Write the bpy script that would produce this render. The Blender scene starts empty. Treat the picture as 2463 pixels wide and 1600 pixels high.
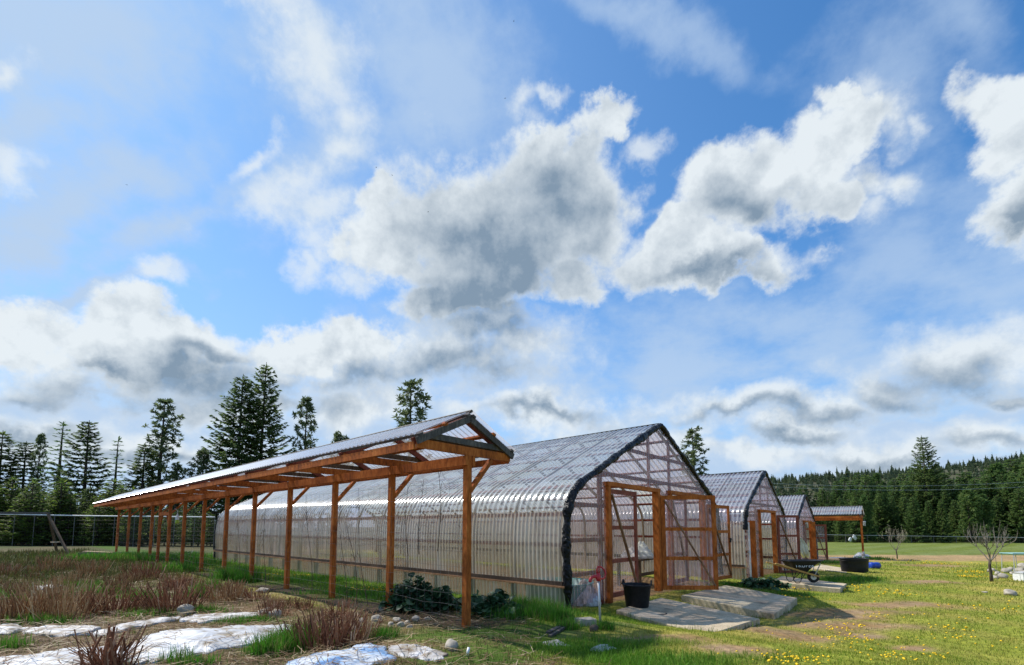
import bpy, math, random
import numpy as np
from mathutils import Vector, Matrix

random.seed(11)
rng = np.random.default_rng(11)
SC = bpy.context.scene
COL = SC.collection
R = math.radians

# ------------------------------------------------------------------ camera model
W_PX, H_PX = 2463.0, 1600.0
F, CX, CY = 1120.0, 1231.5, 1170.0
PITCH, CAM_H = R(5.0), 1.5
YAW = R(41.5)
DG = (math.sin(YAW), math.cos(YAW))          # along the gables
DL = (-math.cos(YAW), math.sin(YAW))         # along the ridges, away from the doors
ROT = math.atan2(DG[1], DG[0])
L1 = (0.98, 8.67)                            # front corner of the nearest greenhouse
SH = (-0.70, 7.27)                           # nearest post of the trellis shelter


def ray(px, py):
    x, y = (px - CX) / F, -(py - CY) / F
    c, s = math.cos(PITCH), math.sin(PITCH)
    return (x, c - y * s, s + y * c)


def sstep(a, b, x):
    t = np.clip((x - a) / (b - a), 0, 1)
    return t * t * (3 - 2 * t)


def loc1(x, y):
    dx, dy = x - L1[0], y - L1[1]
    return dx * DG[0] + dy * DG[1], dx * DL[0] + dy * DL[1]


def ground_z(x, y):
    x = np.asarray(x, float); y = np.asarray(y, float)
    t, v = loc1(x, y)
    base = np.interp(t, [-0.5, 3, 10, 20], [0, -0.14, -0.30, -0.42])
    drop = -0.19 * sstep(0.0, 2.2, -v) * sstep(-1.0, 2.0, t) * (1 - sstep(9, 16, t))
    r = np.hypot(x, y)
    near = 1 - sstep(20, 60, r)
    bump = (0.018 * np.sin(1.9 * x + 0.4) * np.sin(1.6 * y + 1.0) + 0.012 * np.sin(4.1 * x + y) * np.sin(3.7 * y - x)) * near
    z = base + drop + bump
    # the wooded hill on the right
    return z


def G(px, py, dz=0.0):
    d = ray(px, py); z = 0.0
    for _ in range(14):
        s = (z + dz - CAM_H) / d[2]
        x, y = d[0] * s, d[1] * s
        z = float(ground_z(x, y))
    return Vector((x, y, z + dz))


def At(px, py, Y):
    d = ray(px, py); s = Y / d[1]
    return Vector((d[0] * s, Y, CAM_H + d[2] * s))


def gz(x, y):
    return float(ground_z(x, y))


# ------------------------------------------------------------------ mesh builder
class MB:
    def __init__(self):
        self.v = []; self.f = []

    def add(self, vs, fs):
        n = len(self.v)
        self.v.extend([tuple(p) for p in vs])
        self.f.extend([tuple(i + n for i in f) for f in fs])
        return self

    def box(self, c, s, rz=0.0):
        hx, hy, hz = s[0] / 2, s[1] / 2, s[2] / 2
        vs = [(x, y, z) for z in (-hz, hz) for x, y in ((-hx, -hy), (hx, -hy), (hx, hy), (-hx, hy))]
        cr, sr = math.cos(rz), math.sin(rz)
        vs = [(c[0] + x * cr - y * sr, c[1] + x * sr + y * cr, c[2] + z) for x, y, z in vs]
        return self.add(vs, [(3, 2, 1, 0), (4, 5, 6, 7), (0, 1, 5, 4), (1, 2, 6, 5), (2, 3, 7, 6), (3, 0, 4, 7)])

    def beam(self, p0, p1, w, h, up=(0, 0, 1)):
        p0, p1 = Vector(p0), Vector(p1)
        d = (p1 - p0).normalized()
        u = Vector(up)
        sd = d.cross(u)
        if sd.length < 1e-4:
            sd = d.cross(Vector((1, 0, 0)))
        sd.normalize(); u = sd.cross(d).normalized()
        a, b = sd * (w / 2), u * (h / 2)
        vs = []
        for p in (p0, p1):
            vs += [p - a - b, p + a - b, p + a + b, p - a + b]
        return self.add(vs, [(3, 2, 1, 0), (4, 5, 6, 7), (0, 1, 5, 4), (1, 2, 6, 5), (2, 3, 7, 6), (3, 0, 4, 7)])

    def tube(self, pts, r, n=6, cap=True):
        pts = [Vector(p) for p in pts]
        m = len(pts)
        rr = r if isinstance(r, (list, tuple)) else [r] * m
        vs = []; prev = None
        for i, p in enumerate(pts):
            d = (pts[min(i + 1, m - 1)] - pts[max(i - 1, 0)])
            d = d.normalized() if d.length > 1e-9 else Vector((0, 0, 1))
            if prev is None:
                a = d.orthogonal().normalized()
            else:
                a = prev - d * prev.dot(d)
                a = a.normalized() if a.length > 1e-6 else d.orthogonal().normalized()
            prev = a
            b = d.cross(a)
            for k in range(n):
                q = 2 * math.pi * k / n
                vs.append(p + (a * math.cos(q) + b * math.sin(q)) * rr[i])
        fs = []
        for i in range(m - 1):
            for k in range(n):
                k2 = (k + 1) % n
                fs.append((i * n + k, i * n + k2, (i + 1) * n + k2, (i + 1) * n + k))
        if cap:
            fs.append(tuple(range(n - 1, -1, -1))); fs.append(tuple((m - 1) * n + k for k in range(n)))
        return self.add(vs, fs)

    def lathe(self, prof, n=32, sx=1.0, sy=1.0, c=(0, 0, 0)):
        vs = []; m = len(prof)
        for r, z in prof:
            for k in range(n):
                q = 2 * math.pi * k / n
                vs.append((c[0] + r * sx * math.cos(q), c[1] + r * sy * math.sin(q), c[2] + z))
        fs = []
        for i in range(m - 1):
            for k in range(n):
                k2 = (k + 1) % n
                fs.append((i * n + k, i * n + k2, (i + 1) * n + k2, (i + 1) * n + k))
        return self.add(vs, fs)

    def build(self, name, mat, parent=None, smooth=False, loc=None, rz=0.0):
        me = bpy.data.meshes.new(name)
        me.from_pydata(self.v, [], self.f)
        me.update()
        if smooth:
            me.polygons.foreach_set('use_smooth', [True] * len(me.polygons))
        me.materials.append(mat)
        o = bpy.data.objects.new(name, me)
        COL.objects.link(o)
        if parent is not None:
            o.parent = parent
        if loc is not None:
            o.location = loc
        o.rotation_euler[2] = rz
        return o


def np_mesh(name, verts, loops, sizes, mat, cols=None, smooth=False, parent=None):
    me = bpy.data.meshes.new(name)
    nv = len(verts)
    me.vertices.add(nv); me.vertices.foreach_set('co', np.asarray(verts, np.float32).ravel())
    me.loops.add(len(loops)); me.loops.foreach_set('vertex_index', np.asarray(loops, np.int32))
    sizes = np.asarray(sizes, np.int32)
    me.polygons.add(len(sizes))
    me.polygons.foreach_set('loop_start', np.concatenate([[0], np.cumsum(sizes)[:-1]]).astype(np.int32))
    if smooth:
        me.polygons.foreach_set('use_smooth', np.ones(len(sizes), bool))
    me.update(calc_edges=True); me.validate()
    if cols is not None:
        at = me.color_attributes.new('tone', 'FLOAT_COLOR', 'POINT')
        c4 = np.ones((nv, 4), np.float32); c4[:, :3] = cols
        at.data.foreach_set('color', c4.ravel())
    me.materials.append(mat)
    o = bpy.data.objects.new(name, me); COL.objects.link(o)
    if parent is not None:
        o.parent = parent
    return o


def tag(o, label, cat, group=None, kind=None):
    if label: o['label'] = label
    if cat: o['category'] = cat
    if group: o['group'] = group
    if kind: o['kind'] = kind
    return o


def thing(name, loc, label, cat, group=None, rz=0.0):
    o = bpy.data.objects.new(name, None); COL.objects.link(o)
    o.empty_display_size = 0.2
    o.location = loc; o.rotation_euler = (0, 0, rz)
    return tag(o, label, cat, group)


def kids(o):
    return [c for c in COL.objects if c.parent is o]


CHILD = {}


def dup(root, loc, rz=0.0, scale=None, label=None, group=None):
    r = root.copy(); COL.objects.link(r)
    r.location = loc; r.rotation_euler = (0, 0, rz)
    if scale is not None:
        r.scale = scale if isinstance(scale, (tuple, list)) else (scale,) * 3
    if label: r['label'] = label
    if group: r['group'] = group
    for ch in root.children:
        c = ch.copy(); COL.objects.link(c); c.parent = r
        for g in ch.children:
            d = g.copy(); COL.objects.link(d); d.parent = c
    return r


# ------------------------------------------------------------------ materials
def new_mat(name):
    m = bpy.data.materials.new(name); m.use_nodes = True
    nt = m.node_tree
    return m, nt, nt.nodes, nt.links, nt.nodes['Principled BSDF']


def ramp(nt, stops):
    n = nt.nodes.new('ShaderNodeValToRGB')
    el = n.color_ramp.elements
    while len(el) > 1:
        el.remove(el[-1])
    el[0].position = stops[0][0]; el[0].color = (*stops[0][1], 1)
    for p, c in stops[1:]:
        e = el.new(p); e.color = (*c, 1)
    return n


def noise(nt, scale, detail=4, rough=0.55, coord='Object', stretch=None):
    tc = nt.nodes.new('ShaderNodeTexCoord')
    n = nt.nodes.new('ShaderNodeTexNoise')
    n.inputs['Scale'].default_value = scale
    n.inputs['Detail'].default_value = detail
    n.inputs['Roughness'].default_value = rough
    src = tc.outputs[coord]
    if stretch:
        mp = nt.nodes.new('ShaderNodeMapping'); mp.inputs['Scale'].default_value = stretch
        nt.links.new(src, mp.inputs['Vector']); src = mp.outputs[0]
    nt.links.new(src, n.inputs['Vector'])
    return n


def bump(nt, src, dist, strength=0.6):
    b = nt.nodes.new('ShaderNodeBump')
    b.inputs['Distance'].default_value = dist; b.inputs['Strength'].default_value = strength
    nt.links.new(src, b.inputs['Height'])
    return b


def simple(name, stops, scale=8.0, rough=0.7, detail=5, bump_d=0.0, stretch=None, spec=0.4, metal=0.0):
    m, nt, N, L, B = new_mat(name)
    n = noise(nt, scale, detail, stretch=stretch)
    r = ramp(nt, stops)
    L.new(n.outputs['Fac'], r.inputs[0]); L.new(r.outputs[0], B.inputs['Base Color'])
    B.inputs['Roughness'].default_value = rough
    B.inputs['Specular IOR Level'].default_value = spec
    B.inputs['Metallic'].default_value = metal
    if bump_d:
        b = bump(nt, n.outputs['Fac'], bump_d); L.new(b.outputs[0], B.inputs['Normal'])
    return m


def wood(name, c0, c1, c2, rough=0.65, spec=0.3):
    m, nt, N, L, B = new_mat(name)
    a = noise(nt, 1.6, 5, 0.6)
    b = noise(nt, 26, 5, 0.65, stretch=(1, 1, 0.25))
    mx = N.new('ShaderNodeMath'); mx.operation = 'MULTIPLY_ADD'
    mx.inputs[1].default_value = 0.55
    L.new(b.outputs['Fac'], mx.inputs[0])
    ml = N.new('ShaderNodeMath'); ml.operation = 'MULTIPLY'; ml.inputs[1].default_value = 0.45
    L.new(a.outputs['Fac'], ml.inputs[0]); L.new(ml.outputs[0], mx.inputs[2])
    r = ramp(nt, [(0.36, c0), (0.5, c1), (0.62, c2)])
    L.new(mx.outputs[0], r.inputs[0])
    # knots
    vo = N.new('ShaderNodeTexVoronoi'); vo.inputs['Scale'].default_value = 4.5
    tc = N.new('ShaderNodeTexCoord'); L.new(tc.outputs['Object'], vo.inputs['Vector'])
    kr = ramp(nt, [(0.0, (0.25,) * 3), (0.085, (1, 1, 1))]); L.new(vo.outputs['Distance'], kr.inputs[0])
    mm = N.new('ShaderNodeMix'); mm.data_type = 'RGBA'; mm.blend_type = 'MULTIPLY'; mm.inputs[0].default_value = 0.9
    L.new(r.outputs[0], mm.inputs[6]); L.new(kr.outputs[0], mm.inputs[7])
    L.new(mm.outputs[2], B.inputs['Base Color'])
    B.inputs['Roughness'].default_value = rough; B.inputs['Specular IOR Level'].default_value = spec
    bp = bump(nt, b.outputs['Fac'], 0.006, 0.6); L.new(bp.outputs[0], B.inputs['Normal'])
    return m


def poly(name, tint, haze_col, haze, gloss_rough, gloss_gain=1.0, dirt_scale=1.4, trans=0.5, stripe=None, lap=None):
    """corrugated clear plastic: see-through, dusty and shiny"""
    m, nt, N, L, B = new_mat(name)
    N.remove(B)
    out = N['Material Output']
    tr = N.new('ShaderNodeBsdfTransparent'); tr.inputs[0].default_value = (*tint, 1)
    df = N.new('ShaderNodeBsdfDiffuse'); tl = N.new('ShaderNodeBsdfTranslucent')
    df.inputs[0].default_value = (*haze_col, 1); tl.inputs[0].default_value = (*haze_col, 1)
    # yellowing and algae in large uneven patches
    yn = noise(nt, 0.55, 5, 0.6); yr = ramp(nt, [(0.35, haze_col), (0.62, (haze_col[0] * 0.86, haze_col[1] * 0.82, haze_col[2] * 0.68)), (0.8, (haze_col[0] * 0.6, haze_col[1] * 0.62, haze_col[2] * 0.5))])
    L.new(yn.outputs['Fac'], yr.inputs[0]); L.new(yr.outputs[0], df.inputs[0]); L.new(yr.outputs[0], tl.inputs[0])
    dm = N.new('ShaderNodeMixShader'); dm.inputs[0].default_value = trans
    L.new(df.outputs[0], dm.inputs[1]); L.new(tl.outputs[0], dm.inputs[2])
    n = noise(nt, dirt_scale, 6, 0.65, stretch=(1, 1, 0.5))
    mr = N.new('ShaderNodeMapRange'); mr.inputs[1].default_value = 0.3; mr.inputs[2].default_value = 0.72
    mr.inputs[3].default_value = haze * 0.55; mr.inputs[4].default_value = min(1, haze * 1.45)
    L.new(n.outputs['Fac'], mr.inputs[0])
    hz_out = mr.outputs[0]
    if stripe:       # haze thickens in one stripe per wave, so the corrugation shows
        ax, period, gain = stripe
        tc = N.new('ShaderNodeTexCoord'); sp = N.new('ShaderNodeSeparateXYZ'); L.new(tc.outputs['Object'], sp.inputs[0])
        w1 = N.new('ShaderNodeMath'); w1.operation = 'MULTIPLY'; w1.inputs[1].default_value = 2 * math.pi / period
        L.new(sp.outputs[ax], w1.inputs[0])
        w2 = N.new('ShaderNodeMath'); w2.operation = 'SINE'; L.new(w1.outputs[0], w2.inputs[0])
        w3 = N.new('ShaderNodeMapRange'); w3.interpolation_type = 'SMOOTHSTEP'
        w3.inputs[1].default_value = 0.1; w3.inputs[2].default_value = 0.95; w3.inputs[3].default_value = 0.75; w3.inputs[4].default_value = gain
        L.new(w2.outputs[0], w3.inputs[0])
        w4 = N.new('ShaderNodeMath'); w4.operation = 'MULTIPLY'; w4.use_clamp = True
        L.new(hz_out, w4.inputs[0]); L.new(w3.outputs[0], w4.inputs[1]); hz_out = w4.outputs[0]
    if lap:          # sheets overlap by a few centimetres at every lap
        g1 = N.new('ShaderNodeMath'); g1.operation = 'PINGPONG'; g1.inputs[1].default_value = lap / 2
        L.new(sp.outputs[ax], g1.inputs[0])
        g2 = N.new('ShaderNodeMapRange'); g2.inputs[1].default_value = 0.018; g2.inputs[2].default_value = 0.03; g2.inputs[3].default_value = 0.30; g2.inputs[4].default_value = 0.0
        L.new(g1.outputs[0], g2.inputs[0])
        g3 = N.new('ShaderNodeMath'); g3.operation = 'ADD'; g3.use_clamp = True
        L.new(hz_out, g3.inputs[0]); L.new(g2.outputs[0], g3.inputs[1]); hz_out = g3.outputs[0]
    m1 = N.new('ShaderNodeMixShader')
    L.new(hz_out, m1.inputs[0]); L.new(tr.outputs[0], m1.inputs[1]); L.new(dm.outputs[0], m1.inputs[2])
    gl = N.new('ShaderNodeBsdfGlossy')
    gl.inputs['Roughness'].default_value = gloss_rough
    lw = N.new('ShaderNodeLayerWeight'); lw.inputs[0].default_value = 0.5
    pw = N.new('ShaderNodeMath'); pw.operation = 'POWER'; pw.inputs[1].default_value = 4.0
    L.new(lw.outputs['Facing'], pw.inputs[0])
    fm = N.new('ShaderNodeMath'); fm.operation = 'MULTIPLY_ADD'; fm.use_clamp = True
    fm.inputs[1].default_value = 0.75 * gloss_gain; fm.inputs[2].default_value = 0.05 * gloss_gain
    L.new(pw.outputs[0], fm.inputs[0])
    m2 = N.new('ShaderNodeMixShader')
    L.new(fm.outputs[0], m2.inputs[0]); L.new(m1.outputs[0], m2.inputs[1]); L.new(gl.outputs[0], m2.inputs[2])
    L.new(m2.outputs[0], out.inputs['Surface'])
    return m


def leafy(name, stops, trans=0.35, rough=0.6, attr=False, spec=0.25):
    m, nt, N, L, B = new_mat(name)
    out = N['Material Output']
    if attr:
        a = N.new('ShaderNodeAttribute'); a.attribute_name = 'tone'
        col = a.outputs['Color']
    else:
        g = N.new('ShaderNodeNewGeometry')
        r = ramp(nt, stops)
        oi = N.new('ShaderNodeObjectInfo')
        ad = N.new('ShaderNodeMath'); ad.operation = 'MULTIPLY_ADD'; ad.inputs[1].default_value = 0.75
        ml = N.new('ShaderNodeMath'); ml.operation = 'MULTIPLY'; ml.inputs[1].default_value = 0.25
        L.new(oi.outputs['Random'], ml.inputs[0])
        L.new(g.outputs['Random Per Island'], ad.inputs[0]); L.new(ml.outputs[0], ad.inputs[2])
        L.new(ad.outputs[0], r.inputs[0])
        col = r.outputs[0]
    L.new(col, B.inputs['Base Color'])
    B.inputs['Roughness'].default_value = rough; B.inputs['Specular IOR Level'].default_value = spec
    if trans:
        t = N.new('ShaderNodeBsdfTranslucent'); L.new(col, t.inputs[0])
        mx = N.new('ShaderNodeMixShader'); mx.inputs[0].default_value = trans
        L.new(B.outputs[0], mx.inputs[1]); L.new(t.outputs[0], mx.inputs[2])
        L.new(mx.outputs[0], out.inputs['Surface'])
    return m


M = {}
M['stain'] = wood('stained_timber', (0.16, 0.044, 0.012), (0.39, 0.105, 0.020), (0.54, 0.175, 0.040), 0.75, 0.12)
M['stain_dark'] = wood('red_brown_timber', (0.13, 0.028, 0.014), (0.22, 0.05, 0.026), (0.31, 0.085, 0.045))
M['grey_wood'] = wood('weathered_timber', (0.034, 0.030, 0.027), (0.075, 0.066, 0.058), (0.15, 0.13, 0.11))
M['brown_wood'] = wood('old_timber', (0.045, 0.026, 0.013), (0.10, 0.06, 0.03), (0.18, 0.11, 0.06))
M['dark_wood'] = wood('dark_timber', (0.02, 0.012, 0.008), (0.045, 0.028, 0.018), (0.085, 0.055, 0.035))
M['mid_wood'] = wood('brown_timber', (0.13, 0.065, 0.03), (0.22, 0.115, 0.055), (0.32, 0.19, 0.10))
M['pale_wood'] = wood('pale_timber', (0.25, 0.17, 0.10), (0.38, 0.27, 0.16), (0.50, 0.38, 0.25))
M['poly_roof'] = poly('clear_roof_sheet', (0.92, 0.94, 0.93), (0.86, 0.89, 0.87), 0.47, 0.17, 2.2, stripe=('Y', 0.152, 1.8), lap=0.912)
M['poly_side'] = poly('dusty_side_sheet', (0.88, 0.83, 0.77), (0.86, 0.79, 0.70), 0.54, 0.18, 1.8, stripe=('Y', 0.10, 1.6), lap=0.9)
M['poly_gable'] = poly('mauve_gable_sheet', (0.92, 0.83, 0.90), (0.74, 0.62, 0.70), 0.22, 0.22, 1.0, stripe=('X', 0.11, 1.7), lap=0.88)
M['poly_shelter'] = poly('milky_roof_sheet', (0.95, 0.94, 0.98), (0.92, 0.89, 0.98), 0.47, 0.2, 2.5, trans=0.45, stripe=('Y', 0.13, 1.2))
M['poly_blue'] = poly('bluish_roof_sheet', (0.88, 0.90, 0.95), (0.70, 0.73, 0.80), 0.44, 0.2, 1.9, stripe=('Y', 0.152, 1.5), lap=0.912)
M['black_wrap'] = simple('black_wrapping', [(0.3, (0.003, 0.003, 0.004)), (0.7, (0.010, 0.010, 0.012))], 12, 0.30, 4, bump_d=0.06, spec=0.22)
M['black_plastic'] = simple('black_plastic', [(0.3, (0.008, 0.008, 0.010)), (0.7, (0.018, 0.019, 0.022))], 20, 0.5, spec=0.22)
M['rubber'] = simple('tyre_rubber', [(0.3, (0.01, 0.01, 0.01)), (0.7, (0.03, 0.028, 0.026))], 30, 0.8)
M['steel'] = simple('galvanised_steel', [(0.3, (0.45, 0.46, 0.47)), (0.7, (0.6, 0.61, 0.62))], 20, 0.45, metal=0.6)
M['white_paint'] = simple('white_paint', [(0.3, (0.66, 0.67, 0.66)), (0.7, (0.80, 0.80, 0.79))], 6, 0.5)
M['red_paint'] = simple('red_enamel', [(0.3, (0.42, 0.012, 0.02)), (0.7, (0.60, 0.03, 0.045))], 12, 0.35, spec=0.5)
M['blue_plastic'] = simple('blue_plastic', [(0.3, (0.006, 0.035, 0.30)), (0.7, (0.01, 0.06, 0.42))], 6, 0.4, spec=0.5)
M['teal_plastic'] = simple('teal_plastic', [(0.3, (0.02, 0.20, 0.18)), (0.7, (0.04, 0.30, 0.27))], 6, 0.45)
M['teal_paint'] = simple('pale_teal_paint', [(0.3, (0.22, 0.42, 0.40)), (0.7, (0.34, 0.55, 0.52))], 10, 0.5)
m, nt, N, L, B = new_mat('concrete')
n_ = noise(nt, 2.2, 10, 0.68); r_ = ramp(nt, [(0.30, (0.17, 0.135, 0.09)), (0.42, (0.39, 0.31, 0.20)), (0.55, (0.52, 0.42, 0.28)), (0.7, (0.62, 0.52, 0.37))])
L.new(n_.outputs['Fac'], r_.inputs[0])
n2_ = noise(nt, 38, 5, 0.7); r2_ = ramp(nt, [(0.32, (0.6, 0.6, 0.6)), (0.5, (1, 1, 1)), (0.7, (1.15, 1.15, 1.15))]); L.new(n2_.outputs['Fac'], r2_.inputs[0])
x_ = N.new('ShaderNodeMix'); x_.data_type = 'RGBA'; x_.blend_type = 'MULTIPLY'; x_.inputs[0].default_value = 1
L.new(r_.outputs[0], x_.inputs[6]); L.new(r2_.outputs[0], x_.inputs[7]); L.new(x_.outputs[2], B.inputs['Base Color'])
B.inputs['Roughness'].default_value = 0.92; b_ = bump(nt, n2_.outputs['Fac'], 0.008); L.new(b_.outputs[0], B.inputs['Normal'])
M['concrete'] = m
M['stone'] = simple('fieldstone', [(0.25, (0.20, 0.17, 0.14)), (0.5, (0.36, 0.32, 0.26)), (0.75, (0.50, 0.45, 0.38))], 6, 0.9, 8, bump_d=0.02)
M['white_sheet'] = simple('white_ground_cover', [(0.32, (0.22, 0.18, 0.13)), (0.41, (0.40, 0.38, 0.36)), (0.50, (0.50, 0.51, 0.53)), (0.7, (0.58, 0.59, 0.62))], 4.0, 0.5, 10, bump_d=0.01)
M['old_sheet'] = simple('dirty_ground_cover', [(0.36, (0.17, 0.13, 0.09)), (0.47, (0.36, 0.33, 0.30)), (0.56, (0.50, 0.49, 0.49)), (0.7, (0.58, 0.58, 0.59))], 7.0, 0.6, 8, bump_d=0.01)
M['cloth'] = simple('pale_cloth', [(0.3, (0.42, 0.40, 0.33)), (0.6, (0.66, 0.65, 0.58)), (0.8, (0.75, 0.75, 0.70))], 6, 0.85, bump_d=0.01)
M['wire'] = simple('fence_wire', [(0.3, (0.10, 0.09, 0.085)), (0.7, (0.2, 0.19, 0.18))], 30, 0.5, metal=0.3)
M['vine'] = simple('dead_stem', [(0.3, (0.05, 0.03, 0.02)), (0.7, (0.13, 0.08, 0.05))], 30, 0.8)
M['bark'] = simple('bark', [(0.3, (0.035, 0.026, 0.02)), (0.7, (0.10, 0.075, 0.055))], 8, 0.9, stretch=(1, 1, 0.25))
M['pale_bark'] = simple('fruit_tree_bark', [(0.3, (0.10, 0.085, 0.07)), (0.7, (0.27, 0.24, 0.20))], 12, 0.85)
M['fir'] = leafy('fir_needles', [(0.0, (0.054, 0.097, 0.032)), (0.5, (0.115, 0.176, 0.051)), (0.85, (0.189, 0.250, 0.070)), (1, (0.243, 0.284, 0.095))], 0.5)
M['pine'] = leafy('pine_needles', [(0.0, (0.057, 0.089, 0.043)), (0.5, (0.115, 0.159, 0.065)), (1, (0.203, 0.243, 0.101))], 0.45)
M['larch'] = leafy('larch_needles', [(0.0, (0.095, 0.182, 0.068)), (0.5, (0.162, 0.270, 0.095)), (1, (0.243, 0.338, 0.128))], 0.5)
M['young'] = leafy('young_tree_leaves', [(0.0, (0.06, 0.115, 0.022)), (0.5, (0.125, 0.20, 0.036)), (1, (0.25, 0.29, 0.06))], 0.5)
M['wood_tree'] = leafy('wood_needles', [(0.0, (0.046, 0.096, 0.031)), (0.5, (0.096, 0.174, 0.048)), (0.85, (0.168, 0.240, 0.066)), (1, (0.240, 0.288, 0.084))], 0.5)
M['kale'] = leafy('dark_leaves', [(0.0, (0.018, 0.050, 0.022)), (0.5, (0.036, 0.090, 0.038)), (1, (0.075, 0.15, 0.062))], 0.25, 0.5, spec=0.35)
M['stalk'] = leafy('cut_stalks', [(0.0, (0.05, 0.018, 0.010)), (0.35, (0.20, 0.080, 0.040)), (0.7, (0.36, 0.175, 0.090)), (1, (0.66, 0.50, 0.34))], 0.0, 0.85)
M['stalk_tan'] = leafy('dry_stalks', [(0.0, (0.07, 0.034, 0.016)), (0.35, (0.26, 0.135, 0.062)), (0.7, (0.44, 0.28, 0.13)), (1, (0.66, 0.52, 0.32))], 0.0, 0.85)
M['blade'] = leafy('grass_blades', None, 0.35, 0.6, attr=True)
M['petal'] = simple('dandelion_petals', [(0.3, (0.70, 0.42, 0.01)), (0.7, (0.85, 0.60, 0.02))], 40, 0.8)
M['blossom'] = simple('pale_buds', [(0.3, (0.40, 0.36, 0.22)), (0.7, (0.6, 0.58, 0.42))], 40, 0.8)

# ------------------------------------------------------------------ camera, sun, sky
cd = bpy.data.cameras.new('camera'); cam = bpy.data.objects.new('camera', cd); COL.objects.link(cam)
cam.location = (0, 0, CAM_H); cam.rotation_euler = (R(90) + PITCH, 0, 0)
cd.sensor_width = 36; cd.lens = F / W_PX * 36
cd.shift_y = (CY - H_PX / 2) / W_PX
cd.clip_end = 8000; cd.clip_start = 0.05
SC.camera = cam

SUN_EL = R(50)
SUN_H = Vector((-0.90, 0.44, 0)).normalized()
SUN_DIR = Vector((SUN_H.x * math.cos(SUN_EL), SUN_H.y * math.cos(SUN_EL), math.sin(SUN_EL)))
sl = bpy.data.lights.new('sun', 'SUN'); so = bpy.data.objects.new('sun', sl); COL.objects.link(so)
sl.energy = 5.0; sl.angle = R(0.6); sl.color = (1.0, 0.955, 0.88)
so.rotation_euler = SUN_DIR.to_track_quat('Z', 'Y').to_euler()
so.location = (-20, 12, 25)


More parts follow.
